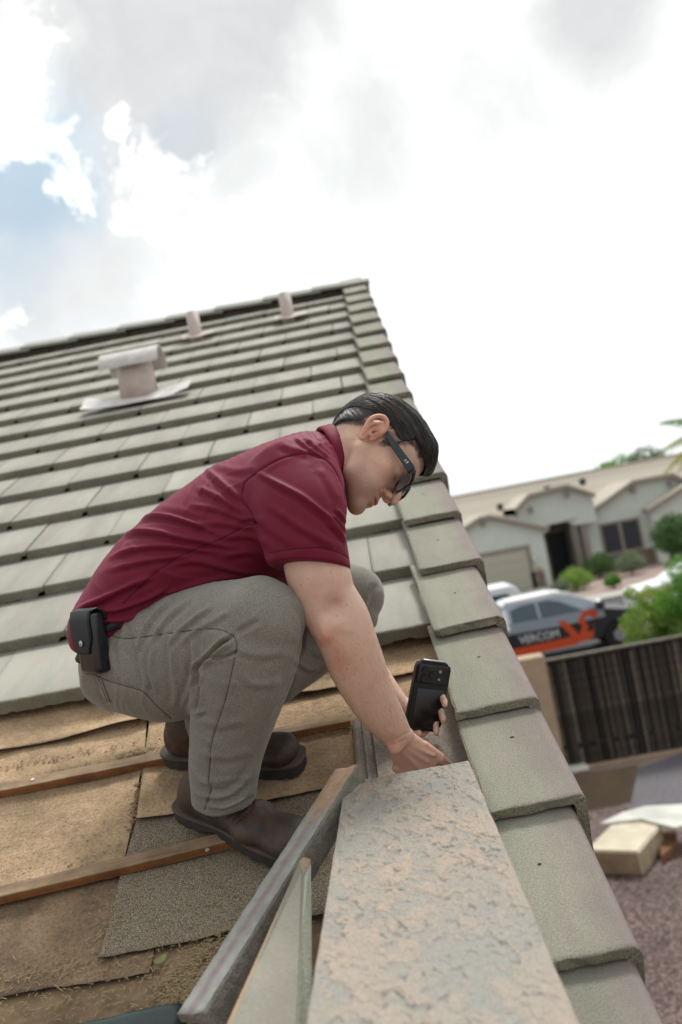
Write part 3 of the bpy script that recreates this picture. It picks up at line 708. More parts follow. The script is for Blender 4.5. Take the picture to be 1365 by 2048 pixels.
# ================================================================== yard, fence, street
FY = on_ground(1170, 1535)[1]
M['fence_wood'] = mat('dark_weathered_picket', (.085, .07, .056), .9, noise_s=[(9, .5)], extra=lambda t, tc_, c: t.n('ShaderNodeVectorMath', operation='MULTIPLY', i_0=c, i_1=t.ramp(rnd(t), [(0, .3), (.6, .8), (1, 1.7)])).outputs[0])
M['fence_rail'] = mat('grey_fence_cap', (.16, .145, .12), .9, noise_s=[(9, .3)])
M['black'] = mat('fence_backing', (.022, .02, .018), .9, noise_s=[(5, .3)])
fence = thing('picket_fence', 'dark weathered fence of narrow uneven pickets across the back of the gravel yard', 'fence', (2.4, FY, 0))
pk = [prism('picket', [(0, 0), (w, 0), (w*.96, h_), (w*.05, h_-.01)], 0, .025) for w, h_ in ((.055, 1.78), (.07, 1.8), (.045, 1.79))]
x = 2.40; i = 0
while x < 8.6:
    put('picket', pk[i % 3], M['fence_wood'], fence, Matrix.Translation((x, FY-.03-random.uniform(0, .03), .03))@Matrix.Rotation(random.uniform(-.012, .012), 4, 'Y'))
    x += (.055, .07, .045)[i % 3]+random.choice((.008, .015, .03, .04)); i += 1
put('fence_backing', box_mesh('fence_backing', 2.40, 8.6, FY, FY+.02, .03, 1.85), M['black'], fence)
put('fence_rail', box_mesh('fence_rail', 2.38, 8.62, FY-.07, FY+.05, 1.86, 1.90, .005), M['fence_rail'], fence)
put('fence_rail', box_mesh('fence_rail', 2.40, 8.6, FY-.045, FY-.005, .35, .43, .005), M['black'], fence)
put('fence_footing', box_mesh('fence_footing', 2.40, 8.6, FY-.10, FY+.05, 0, .05), M['stucco_tan'], fence)
pil = thing('stucco_wall', 'tan stucco wall end pillar where the dark fence begins', 'wall', (1.0, FY, 0))
put('pillar', box_mesh('pillar', 1.84, 2.37, FY-.18, FY+.22, 0, 2.0, .015), M['stucco_tan'], pil)
put('wall_panel', box_mesh('wall_panel', -9, 1.84, FY-.08, FY+.12, 0, 1.9), M['stucco_tan'], pil)
# ---- debris on the gravel
M['foam'] = mat('cream_foam_block', (.52, .47, .36), .9, bump=(20, .006), noise_s=[(4, .15)])
M['foam_side'] = mat('brown_cut_side', (.34, .27, .185), .9, noise_s=[(5, .25)])
M['card'] = mat('brown_cardboard', (.27, .205, .145), .85, noise_s=[(3, .1)])
M['white_sheet'] = mat('pale_sheet', (.55, .55, .50), .8, noise_s=[(3, .1)])
bb = [on_ground(*p, z=.3) for p in ((1170, 1700), (1277, 1703), (1322, 1650), (1285, 1640), (1235, 1636))]
bm = bmesh.new(); top = [bm.verts.new((p[0], p[1], .30)) for p in bb]; low = [bm.verts.new((p[0]+.02, p[1]+.02, .0)) for p in bb]
bm.faces.new(top); bm.faces.new(low[::-1])
for i in range(5): bm.faces.new([top[i], low[i], low[(i+1) % 5], top[(i+1) % 5]]).material_index = 1
bmesh.ops.bevel(bm, geom=list(bm.edges), offset=.02, segments=2, affect='EDGES')
fb = put('foam_block', bm_mesh('foam_block', bm), [M['foam'], M['foam_side']])
tag(fb, 'thick cream block with brown cut sides lying on the gravel below the roof edge', 'block')
def slab_from(name, tops, th, m, label, cat):
    bm = bmesh.new(); a = [bm.verts.new(p) for p in tops]; b_ = [bm.verts.new(Vector(p)-Vector((0, 0, th))) for p in tops]
    bm.faces.new(a); bm.faces.new(b_[::-1]); n = len(a)
    for i in range(n): bm.faces.new([a[i], b_[i], b_[(i+1) % n], a[(i+1) % n]])
    return tag(put(name, bm_mesh(name, bm), m), label, cat)
def gz(px, py, z): p = on_ground(px, py, z); return (p[0], p[1], z)
slab_from('foam_sheet', [gz(1200, 1647, .33), gz(1246, 1624, .36), gz(1290, 1612, .42), gz(1400, 1606, .40), gz(1400, 1640, .34), gz(1350, 1655, .33), gz(1282, 1637, .34)], .035, M['white_sheet'], 'pale bent sheet resting across the cream block on the gravel', 'sheet')
bm = bmesh.new()                                    # open cardboard, one flap standing up, a dark inside
A = on_ground(1165, 1622); B = on_ground(1262, 1606)
pts = [(A[0]-.4, A[1], 0), (B[0], B[1], .0), (B[0]+.28, B[1]+.25, .45), (A[0]-.4, A[1]+.2, .5)]
v = [bm.verts.new(p) for p in pts]; bm.faces.new(v)
r_ = bmesh.ops.solidify(bm, geom=bm.faces[:], thickness=.012)
put_ = put('cardboard_flap', bm_mesh('cardboard_flap', bm), M['card'])
tag(put_, 'brown cardboard panel leaning up behind the cream block, beside the fence path', 'cardboard')
M['rust'] = mat('rusty_scrap', (.16, .075, .035), .85, noise_s=[(9, .4)])
slab_from('scrap_board', [gz(1322, 1712, .1), gz(1352, 1690, .12), gz(1352, 1655, .12), gz(1318, 1668, .12)], .1, M['rust'], 'dark rusty scrap tucked behind the right side of the cream block', 'scrap')
tag(put('rubble_heap', box_mesh('rubble_heap', 0, .5, 0, .34, 0, .09, .04, 2), M['white_sheet'], None, Matrix.Translation((on_ground(1150, 1555)[0]-.2, on_ground(1150, 1545)[1]-.1, 0))), 'small pale heap at the foot of the tan pillar', 'rubble')
# ================================================================== pick-up truck
M['paint_silver'] = mat('silver_blue_paint', (.33, .37, .44), .3, spec=.6, metal=.2)
M['paint_white'] = mat('white_paint', (.8, .8, .8), .3, spec=.6)
M['paint_black'] = mat('black_wrap', (.022, .022, .025), .35, spec=.5)
M['paint_orange'] = mat('orange_red_wrap', (.60, .075, .02), .4, spec=.4)
M['car_glass'] = mat('tinted_window', (.03, .06, .09), .08, spec=.8)
M['chrome'] = mat('chrome', (.7, .7, .7), .15, metal=1)
M['rubber'] = mat('tyre_rubber', (.018, .018, .018), .85)
M['red_lamp'] = mat('red_lamp', (.4, .02, .02), .2)
TY = 26.3; TX = at_y(1240, 1262, 26.3)[0]-4.93
truck = thing('pickup_truck', 'silver and black pickup truck with white lettering and an orange emblem on its doors', 'truck', (TX+2.9, TY+.9, .004))
def TM(x=0, y=0, z=0): return Matrix.Translation((TX+x, TY+y, z))
sc_t = 1.0
# side outline of the body, x from the tail (0) to the nose (5.7)
body = [(0, .50), (0, 1.20), (.05, 1.24), (2.38, 1.24), (2.44, 1.28), (4.55, 1.26), (4.75, 1.17), (5.45, 1.06), (5.66, .95), (5.72, .55), (5.6, .42), (5.50, .42)]
arch = lambda cx: [(cx+.47*math.cos(a), .42+.47*math.sin(a)) for a in [math.pi*k/10 for k in range(11)]]
body = body+arch(4.93)+[(3.3, .40), (1.9, .40)]+arch(1.15)+[(.6, .42), (.05, .45)]
put('body', prism('body', body, 0, 1.9, 'y', .02), M['paint_black'], truck, TM())
up = [(0.02, .98), (0.02, 1.245), (2.38, 1.245), (4.57, 1.265), (4.62, 1.0), (3.3, .95)]
put('body_panel', prism('body_panel', up, -.012, .004, 'y'), M['paint_silver'], truck, TM())
XS = lambda L: [(4.72-(4.72-x)*1.3, z) for x, z in L]
XW = lambda L: [(4.6-(4.72-x)*1.3, 1.72+(z-1.72)*1.25) for x, z in L]
cab = XS([(2.44, 1.27), (2.50, 1.74), (2.62, 1.83), (3.70, 1.86), (3.95, 1.80), (4.72, 1.26)])
def cab_mesh():
    bm = bmesh.new(); ins = {0: .0, 1: .14, 2: .2, 3: .2, 4: .17, 5: .0}
    a = [bm.verts.new((x, .02+ins[i], z)) for i, (x, z) in enumerate(cab)]; b_ = [bm.verts.new((x, 1.88-ins[i], z)) for i, (x, z) in enumerate(cab)]
    bm.faces.new(a); bm.faces.new(b_[::-1]); n = len(a)
    for i in range(n): bm.faces.new([a[i], b_[i], b_[(i+1) % n], a[(i+1) % n]]).material_index = 1 if 0 < i < 5 and i != 4 else (2 if i == 4 else 0)
    bmesh.ops.bevel(bm, geom=list(bm.edges), offset=.03, segments=2, affect='EDGES'); return bm_mesh('cab', bm)
put('cab', cab_mesh(), [M['paint_silver'], M['paint_white'], M['car_glass']], truck, TM())
put('roof_panel', prism('roof_panel', XS([(2.52, 1.83), (2.62, 1.87), (3.70, 1.905), (3.97, 1.84), (4.70, 1.30), (4.66, 1.24), (3.92, 1.74), (3.7, 1.79), (2.6, 1.78)]), .17, .27, 'y', .01), M['paint_white'], truck, TM())
win = [(2.72, 1.33), (2.72, 1.64), (2.95, 1.71), (3.62, 1.73), (3.86, 1.66), (4.32, 1.35)]
def slant(pts, mat_, nm, y0=-.0):
    me = prism(nm, pts, 0, .02, 'y')
    for v in me.vertices: v.co.y += .015+(v.co.z-1.27)*.29
    return put(nm, me, mat_, truck, TM(0, y0))
slant(XW([(2.66, 1.30), (2.66, 1.68), (2.93, 1.76), (3.64, 1.78), (3.92, 1.70), (4.44, 1.31)]), M['paint_silver'], 'window_frame', -.008)
slant(XW([(2.74, 1.34), (2.74, 1.63), (2.97, 1.70), (3.30, 1.715), (3.32, 1.35)]), M['car_glass'], 'window', -.02)
slant(XW([(3.38, 1.35), (3.36, 1.715), (3.60, 1.72), (3.84, 1.64), (4.30, 1.36)]), M['car_glass'], 'window', -.02)
slant(XW([(2.56, 1.20), (2.56, 1.66), (2.66, 1.68), (2.66, 1.20)]), M['paint_white'], 'pillar_trim', -.012)
for cx in (1.15, 4.93):
    for y_, s in ((.02, 1), (1.66, -1)):
        bm = bmesh.new(); bmesh.ops.create_cone(bm, cap_ends=True, segments=32, radius1=.42, radius2=.42, depth=.26, matrix=Matrix.Translation((cx, y_+.12, .42))@Matrix.Rotation(R(90), 4, 'X'))
        w_ = put('wheel', bm_mesh('wheel', bm), M['rubber'], truck, TM())
        bm = bmesh.new(); bmesh.ops.create_cone(bm, cap_ends=True, segments=6, radius1=.25, radius2=.2, depth=.28, matrix=Matrix.Translation((cx, y_+.12, .42))@Matrix.Rotation(R(90), 4, 'X'))
        put('rim', bm_mesh('rim', bm), M['chrome'], w_, TM())
bm = bmesh.new(); bx(bm, 4.38, 4.60, -.30, -.04, 1.24, 1.46); bmesh.ops.bevel(bm, geom=list(bm.edges), offset=.04, segments=2, affect='EDGES')
mi_ = put('mirror', bm_mesh('mirror', bm), M['paint_black'], truck, TM()); put('mirror_cap', box_mesh('mirror_cap', 4.36, 4.52, -.31, -.10, 1.42, 1.52, .03, 2), M['chrome'], mi_, TM())
put('side_stripe', prism('side_stripe', [(1.7, .30), (1.7, .54), (3.6, .60), (3.75, .44), (3.72, .36)], -.016, -.004, 'y'), M['paint_orange'], truck, TM())
put('headlight', box_mesh('headlight', 5.5, 5.73, .05, .35, .75, .95, .02), M['chrome'], truck, TM()); put('headlight', box_mesh('headlight', 5.5, 5.73, 1.55, 1.85, .75, .95, .02), M['chrome'], truck, TM())
put('tail_light', box_mesh('tail_light', -.02, .08, .0, .12, .8, 1.2, .01), M['red_lamp'], truck, TM())
def text_mesh(s, size, ext=.004):
    cu = bpy.data.curves.new('t', 'FONT'); cu.body = s; cu.size = size; cu.extrude = ext; cu.resolution_u = 3
    o = bpy.data.objects.new('t', cu); COL.objects.link(o); bpy.context.view_layer.update()
    me = bpy.data.meshes.new_from_object(o.evaluated_get(bpy.context.evaluated_depsgraph_get())); bpy.data.objects.remove(o); me.name = 'lettering'; me.materials.clear(); return me
tm = text_mesh('VERCOM', .31)
for v in tm.vertices: v.co.x *= .92
put('lettering', tm, M['paint_white'], truck, TM(2.12, -.018, .66)@Matrix.Rotation(R(90), 4, 'X'))
ev = [(3.78, .96), (3.98, .96), (4.22, .50), (4.42, .50), (4.55, .78), (4.38, .78), (4.30, .66), (4.20, .86), (4.30, 1.02), (4.52, 1.0), (4.58, .9), (4.78, .9), (4.70, 1.14), (4.30, 1.16), (4.12, .90), (4.36, .42), (4.12, .34)]
put('emblem', prism('emblem', [(3.70, 1.04), (3.92, 1.04), (4.22, .58), (4.36, .80), (4.24, .93), (4.44, 1.22), (4.80, 1.20), (4.84, .98), (4.66, .98), (4.62, 1.06), (4.50, 1.06), (4.42, .93), (4.52, .78), (4.44, .62), (4.62, .62), (4.70, .86), (4.60, .44), (4.42, .38), (4.12, .38)], -.022, -.004, 'y'), M['paint_orange'], truck, TM(-.42, 0, .04))
# ---- two more vehicles in the street
def simple_car(name, label, cat, prof, glass, x0, y0, paint, wheels, w=1.8, stripe=None):
    c = thing(name, label, cat, (x0+2, y0+.9, .004))
    put('body', prism('body', prof, 0, w, 'y', .04), paint, c, Matrix.Translation((x0, y0, 0)))
    for g_ in glass: put('window', prism('window', g_, -.01, .01, 'y'), M['car_glass'], c, Matrix.Translation((x0, y0, 0)))
    for cx in wheels:
        for y_ in (-.02, w-.22):
            bm = bmesh.new(); bmesh.ops.create_cone(bm, cap_ends=True, segments=28, radius1=.35, radius2=.35, depth=.24, matrix=Matrix.Translation((cx, y_+.12, .36))@Matrix.Rotation(R(90), 4, 'X'))
            w_ = put('wheel', bm_mesh('wheel', bm), M['rubber'], c, Matrix.Translation((x0, y0, 0)))
            bm = bmesh.new(); bmesh.ops.create_cone(bm, cap_ends=True, segments=10, radius1=.2, radius2=.17, depth=.26, matrix=Matrix.Translation((cx, y_+.12, .36))@Matrix.Rotation(R(90), 4, 'X'))
            put('rim', bm_mesh('rim', bm), M['chrome'], w_, Matrix.Translation((x0, y0, 0)))
    if stripe: put('side_stripe', prism('side_stripe', stripe, -.012, -.002, 'y'), M['paint_orange'], c, Matrix.Translation((x0, y0, 0)))
    return c
simple_car('parked_van', 'white van parked behind the pickup truck, in front of the garage', 'van',
    [(0, .35), (0, 1.5), (.1, 1.85), (3.35, 1.88), (3.52, 1.80), (3.75, 1.25), (4.4, 1.05), (4.5, .4)], [[(.3, 1.2), (.35, 1.6), (1.5, 1.62), (1.5, 1.2)], [(1.7, 1.2), (1.7, 1.62), (3.2, 1.62), (3.5, 1.22)]], at_y(1043, 1170, 31.8)[0]-3.75, 31.6, M['paint_white'], (.9, 3.7))
simple_car('parked_car', 'white car with an orange side stripe behind the nose of the pickup truck', 'car',
    [(0, .35), (0, .9), (.2, 1.02), (1.2, 1.08), (1.9, 1.5), (3.3, 1.5), (4.1, 1.05), (4.5, .95), (4.5, .35)], [[(1.4, 1.08), (1.95, 1.42), (3.2, 1.42), (3.8, 1.08)]], at_y(1216, 1200, 31)[0]+.9, 30.8, M['paint_white'], (.85, 3.6), 1.8, [(.02, .72), (.02, .92), (2.5, .95), (2.5, .75)])
# ================================================================== house across the street
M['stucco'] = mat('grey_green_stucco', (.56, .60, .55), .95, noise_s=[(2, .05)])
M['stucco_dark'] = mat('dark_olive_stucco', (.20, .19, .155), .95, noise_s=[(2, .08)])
M['far_tile'] = mat('far_roof_tile', (.47, .42, .35), .9, extra=lambda t, tc_, c: t.n('ShaderNodeVectorMath', operation='MULTIPLY', i_0=c, i_1=t.ramp(rnd(t), [(0, .82), (1, 1.12)])).outputs[0])
M['trim'] = mat('taupe_trim', (.26, .22, .185), .9)
M['screen'] = mat('dark_window_screen', (.035, .035, .045), .4)
M['door'] = mat('black_door', (.012, .014, .02), .5)
M['stone'] = mat('brown_stone_veneer', (.19, .15, .12), .9, noise_s=[(5, .35)])
M['garage'] = mat('beige_garage_door', (.42, .40, .33), .8)
hh = thing('far_house', 'grey-green single-storey stucco house with tan tile roof across the street', 'house', (11, 50, 0))
HY = 40.0; YS = 10.8; SH = Matrix.Translation((0, YS, 0))
def AY(px, py, Y=HY): p = at_y(px, py, Y+YS); return (p[0], p[2])
def hp(name, pts, y0, y1, m, parent=None, bev=0): return put(name, prism(name, pts, y0, y1, 'y', bev), m, parent or hh, SH)
# masses: garage wing (left), entry tower (middle), window wing (right), far right wing
xg0, xg1 = -1.0, AY(1106, 1100)[0]; print('garage', xg1, AY(1085, 1052), AY(965, 1030), AY(1170, 1128))
def W_(px, py, Y): return AY(px, py, Y)
gx_eave, gz_eave = AY(1090, 1055, 38.0); gx_pk, gz_pk = AY(968, 1032, 38.0)
hp('wall', [(2*gx_pk-gx_eave+.1, 0), (2*gx_pk-gx_eave+.1, gz_eave-.1), (gx_pk, gz_pk-.12), (gx_eave-.15, gz_eave-.1), (gx_eave-.15, 0)], 38.0, 44.0, M['stucco'])
ex0 = gx_eave-.15; ex1 = AY(1170, 1120, 39)[0]
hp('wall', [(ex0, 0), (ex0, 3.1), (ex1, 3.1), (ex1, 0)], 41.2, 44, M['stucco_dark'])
aL, aT, aR = AY(1030, 1008, 39.2), AY(1125, 972, 39.2), AY(1180, 988, 39.2); print('arch', aL, aT, aR)
az = AY(1085, 1053, 39.2)[1]
hp('entry_gable', [(aL[0], gz_eave-.1), (aL[0], aL[1]-.35), (aL[0]+.75, aT[1]-.25), (aT[0]+.2, aT[1]-.12), (aR[0]+.1, aR[1]-.2), (aR[0]+.1, 2.8), (ex1-.1, 2.8), (ex1-.5, 3.12), (ex0+.6, 3.02), (ex0+.35, 2.7), (ex0, 2.65)], 39.2, 39.6, M['stucco'])
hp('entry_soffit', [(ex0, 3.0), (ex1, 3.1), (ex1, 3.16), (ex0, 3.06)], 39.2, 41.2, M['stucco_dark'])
dr = AY(1092, 1062, 41.1); dr2 = AY(1130, 1052, 41.1)
d_ = hp('door', [(dr[0], 0), (dr[0], 2.55), (dr2[0]+.05, 2.55), (dr2[0]+.05, 0)], 41.08, 41.18, M['door'])
hp('door_frame', [(dr[0]-.15, 0), (dr[0]-.15, 2.7), (dr2[0]+.2, 2.7), (dr2[0]+.2, 0)], 41.12, 41.19, M['trim'])
hp('pier', [(dr2[0]+.45, 0), (dr2[0]+.45, 3.0), (dr2[0]+.75, 3.0), (dr2[0]+.75, 0)], 39.3, 39.7, M['trim'])
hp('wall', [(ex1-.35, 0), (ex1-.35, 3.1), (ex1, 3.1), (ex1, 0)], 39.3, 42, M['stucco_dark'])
# window wing
YW = 39.8
wl = AY(1150, 1043, YW); wt = AY(1262, 962, YW); wt2 = AY(1330, 950, YW); wr = AY(1285, 1020, YW); print('wing', wl, wt, wt2, AY(1365, 960, YW))
xr = AY(1420, 1000, YW)[0]
hp('wall', [(wl[0], 0), (wl[0], wl[1]-.15), (wt[0], wt[1]-.15), (wt2[0]+.3, wt2[1]-.1), (xr, wl[1]), (xr, 0)], YW, 46, M['stucco'])
for nm, pts_, y in (('stone_base', ((1168, 1110), (1168, 1132), (1330, 1100), (1330, 1072)), YW-.1), ('stone_base', ((1064, 1160), (1064, 1185), (1095, 1178), (1095, 1152)), 37.9)):
    pp_ = [AY(*p, y) for p in pts_]; x0, x1 = pp_[0][0], pp_[2][0]
    hp(nm, [(x0, 0), (x0, .85), (x1, .85), (x1, 0)], y, y+.12, M['stone'])
wx0, wz1 = AY(1203, 1050, YW-.1); wx1, wz0 = AY(1285, 1092, YW-.1)
wz1_ = AY(1240, 1045, YW)[1]; wz0_ = AY(1245, 1100, YW)[1]
wf = hp('window', [(wx0-.12, wz0_-.1), (wx0-.12, wz1_+.12), (wx1+.12, wz1_+.12), (wx1+.12, wz0_-.1)], YW-.08, YW-.01, M['trim'])
mid = (wx0+wx1)/2
for a, b_ in ((wx0, mid-.1), (mid+.1, wx1)): put('pane', prism('pane', [(a, wz0_), (a, wz1_), (b_, wz1_), (b_, wz0_)], YW-.10, YW-.07, 'y'), M['screen'], wf, SH)
# small far-right gable in front
YR = 39.0
q0 = AY(1296, 1016, YR); q1 = AY(1372, 965, YR)
hp('wall', [(q0[0]+.1, 0), (q0[0]+.1, q0[1]-.15), (q1[0]+.5, q1[1]+.05), (q1[0]+4, q1[1]-1.4), (q1[0]+4, 0)], YR, 46, M['stucco'])
sw = hp('window', [(q1[0]-.15, 1.0), (q1[0]-.15, 2.2), (q1[0]+1.4, 2.2), (q1[0]+1.4, 1.0)], YR-.06, YR-.01, M['trim'])
put('pane', prism('pane', [(q1[0]-.05, 1.1), (q1[0]-.05, 2.1), (q1[0]+1.3, 2.1), (q1[0]+1.3, 1.1)], YR-.08, YR-.05, 'y'), M['screen'], sw, SH)
# garage door with panels
gd1 = AY(1052, 1098, 37.95)
gdz = AY(1020, 1105, 37.95)[1]
gdr = hp('garage_door', [(1.0, 0), (1.0, gdz-.0), (gd1[0], gdz), (gd1[0], 0)], 37.93, 38.02, M['garage'])
for k in range(4):
    put('panel', prism('panel', [(1.1, .06+k*gdz/4), (1.1, (k+1)*gdz/4-.04), (gd1[0]-.1, (k+1)*gdz/4-.04), (gd1[0]-.1, .06+k*gdz/4)], 37.91, 37.94, 'y'), M['garage'], gdr, SH)
hp('door_surround', [(.8, 0), (.8, gdz+.22), (gd1[0]+.2, gdz+.22), (gd1[0]+.2, 0), (gd1[0]+.03, 0), (gd1[0]+.03, gdz+.03), (.97, gdz+.03), (.97, 0)], 37.9, 38.02, M['trim'])
lx = AY(1068, 1112, 37.9); hp('wall_lamp', [(lx[0]-.1, lx[1]-.35), (lx[0]-.1, lx[1]), (lx[0]+.1, lx[1]), (lx[0]+.1, lx[1]-.35)], 37.82, 37.95, M['chrome'])
hp('number_plaque', [(lx[0]+.0, lx[1]-.85), (lx[0]+.0, lx[1]-.6), (lx[0]+.3, lx[1]-.6), (lx[0]+.3, lx[1]-.85)], 37.95, 38.0, M['stucco_tan'])
# roofs with courses of tile built as long steps
def roof_slope(x0e, x1e, ze, ye, x0r, x1r, zr, yr, n, name='roof_course', m=None):
    for i in range(n):
        a, b_ = i/n, (i+1)/n
        def pt(s, k, dz): 
            xa = (x0e*(1-k)+x0r*k) if s == 0 else (x1e*(1-k)+x1r*k)
            return (xa, ye*(1-k)+yr*k, ze*(1-k)+zr*k+dz)
        v = [pt(0, a, .05), pt(1, a, .05), pt(1, b_, .0), pt(0, b_, .0), pt(0, a, -.02), pt(1, a, -.02)]
        me = mesh_np(name, v, [(0, 1, 2, 3), (4, 5, 1, 0)], False); put(name, me, m or M['far_tile'], hh, SH)
rl = AY(925, 990, 47.5); rr_ = AY(1420, 900, 47.5); print('ridge', rl, rr_)
RZ = (rl[1]+AY(1365, 910, 47.5)[1])/2
roof_slope(-8, 34, 3.0, 41.6, -8, 34, RZ, 47.5, 20)
hp('ridge_cap', [(-8, RZ-.05), (-8, RZ+.1), (34, RZ+.1), (34, RZ-.05)], 47.3, 47.7, M['far_tile'])
def gable_roof(pts, y0, y1, over=.0, th=.16):
    """pts: outline of the rake line; a slab of roof over it plus a taupe fascia"""
    for (a, b_) in zip(pts, pts[1:]):
        n = max(1, int(abs(y1-y0)/.9))
        v = [(a[0], y0-.35, a[1]+.04), (b_[0], y0-.35, b_[1]+.04), (b_[0], y1, b_[1]+.04), (a[0], y1, a[1]+.04), (a[0], y0-.35, a[1]-.06), (b_[0], y0-.35, b_[1]-.06), (b_[0], y1, b_[1]-.06), (a[0], y1, a[1]-.06)]
        me = mesh_np('gable_roof', v, [(0, 1, 2, 3), (4, 7, 6, 5), (0, 4, 5, 1), (1, 5, 6, 2), (3, 2, 6, 7), (0, 3, 7, 4)], False); put('gable_roof', me, M['far_tile'], hh, SH)
        L = math.hypot(b_[0]-a[0], b_[1]-a[1]); 
        hp('fascia', [(a[0], a[1]-.20), (a[0], a[1]-.065), (b_[0], b_[1]-.065), (b_[0], b_[1]-.20)], y0-.33, y0-.02, M['trim'])
gable_roof([(2*gx_pk-gx_eave-.2, gz_eave-.12), (gx_pk-.25, gz_pk), (gx_pk+.25, gz_pk), (gx_eave+.15, gz_eave-.03)], 38.0, 44)
gable_roof([(aL[0]-.1, aL[1]-.55), (aL[0]-.1, aL[1]-.28), (aL[0]+.75, aT[1]-.1), (aT[0]+.2, aT[1]+.02), (aR[0]+.2, aR[1]-.03)], 39.2, 43.5)
gable_roof([(wl[0]-.2, wl[1]-.1), (wt[0], wt[1]), (wt2[0]+.3, wt2[1]+.03), (xr, wl[1]+.3)], YW, 46)
gable_roof([(q0[0]-.1, q0[1]-.05), (q1[0]+.5, q1[1]+.15), (q1[0]+4, q1[1]-1.3)], YR, 46)
for px, py, y in ((1060, 1015, 39.2), (1132, 985, 39.2), (965, 1042, 38.0), (1265, 975, YW), (1338, 962, YW)):
    a = AY(px, py, y); hp('corbel', [(a[0]-.1, a[1]-.3), (a[0]-.1, a[1]+.02), (a[0]+.1, a[1]+.02), (a[0]+.1, a[1]-.3)], y-.25, y, M['trim'])
for px, py in ((1000, 1013), (1095, 978), (1165, 962)):
    a = AY(px, py, 43.5); hp('roof_vent', [(a[0]-.15, a[1]-.25), (a[0]-.15, a[1]+.15), (a[0]+.15, a[1]+.15), (a[0]+.15, a[1]-.25)], 43.3, 43.7, M['screen'])
# ================================================================== plants
def leaf_mat(name, a, b_, tr=.25):
    m = bpy.data.materials.new(name); m.use_nodes = True; t = NT(m.node_tree); p = m.node_tree.nodes['Principled BSDF']
    tcn = t.n('ShaderNodeTexCoord').outputs['Object']
    c = t.mix(t.ramp(t.noise(tcn, 2.5, 4, .7), [(.35, 0), (.65, 1)]), a, b_)
    p.inputs['Roughness'].default_value = .65; t.l(c, p.inputs['Base Color'])
    tl = t.n('ShaderNodeBsdfTranslucent', i_Color=c); ms = t.n('ShaderNodeMixShader', i_0=tr, i_1=p.outputs[0], i_2=tl.outputs[0])
    t.l(ms.outputs[0], m.node_tree.nodes['Material Output'].inputs['Surface']); return m
LF = {'dark': leaf_mat('dark_leaves', (.05, .11, .03), (.10, .20, .045)), 'bright': leaf_mat('bright_leaves', (.09, .25, .03), (.20, .42, .06), .4),
      'lime': leaf_mat('lime_leaves', (.16, .30, .05), (.34, .46, .10), .4), 'sage': leaf_mat('sage_leaves', (.16, .22, .13), (.26, .32, .20)), 'palm': leaf_mat('yellow_green_frond', (.42, .38, .03), (.25, .34, .05), .5),
      'pgreen': leaf_mat('green_frond', (.10, .24, .05), (.18, .32, .08), .5)}
M['bark'] = mat('bark', (.14, .095, .065), .95, noise_s=[(12, .3)])
def foliage(name, blobs, n, leaf, m, parent, seed):
    r_ = np.random.RandomState(seed); v = []; f = []
    wts = np.array([b_[3]**2 for b_ in blobs]); wts = wts/wts.sum()
    for i in range(n):
        b_ = blobs[r_.choice(len(blobs), p=wts)]; d = r_.normal(size=3); d /= np.linalg.norm(d); rad = b_[3]*(r_.uniform(.35, 1)**.4)*(1+.38*noise.noise(Vector(d*2.3+seed)))
        c = np.array(b_[:3])+d*rad*np.array([1, 1, b_[4] if len(b_) > 4 else .85])
        nn = nrm(d+r_.normal(size=3)*1.6); a = nrm(np.cross(nn, r_.normal(size=3))); e = np.cross(nn, a); s = leaf*r_.uniform(.6, 1.3)
        k = len(v); v += [c-a*s, c-e*s*.45, c+a*s, c+e*s*.45]; f.append((k, k+1, k+2, k+3))
    return put(name, mesh_np(name, v, f, False), m, parent)
def bush(name, label, cat, c, blobs, n, leaf, m, seed, stem=.12, group=None):
    b_ = thing(name, label, cat, c, group)
    foliage('foliage', [(c[0]+x, c[1]+y, c[2]+z, r_, *q) for x, y, z, r_, *q in blobs], n, leaf, m, b_, seed)
    bm = bmesh.new()
    for k in range(4):
        a = k*1.7; tube(bm, [(c[0], c[1], c[2]-.05), (c[0]+.12*math.cos(a), c[1]+.12*math.sin(a), c[2]+stem*2), (c[0]+.3*math.cos(a), c[1]+.3*math.sin(a), c[2]+stem*5)], [stem*.16, stem*.12, stem*.06], 6)
    put('stem', bm_mesh('stem', bm), M['bark'], b_); return b_
p = at_y(1290, 1200, 16.9); bush('hedge_bush', 'light green leafy bush just behind the dark fence, left of the taller one', 'bush', (p[0], 16.9, 0), [(0, 0, .8, .55), (.15, 0, 1.5, .48), (-.1, 0, 2.05, .42), (.15, .1, 2.4, .30), (-.22, 0, 2.6, .14), (.45, 0, 1.9, .4), (-.3, -.1, 1.7, .25), (.2, -.2, 2.1, .25)], 17000, .028, LF['lime'], 3)
p = at_y(1350, 1180, 16.9); bush('hedge_bush', 'tall bright green bush behind the fence at the right edge of the picture', 'bush', (p[0]+.1, 16.9, 0), [(0, 0, .9, .7), (0, 0, 1.7, .62), (.1, 0, 2.35, .50), (.15, .1, 2.85, .3), (.6, 0, 2.0, .7), (-.35, -.2, 2.3, .3), (.1, -.3, 2.6, .28), (-.4, 0, 1.4, .35)], 22000, .03, LF['bright'], 4)
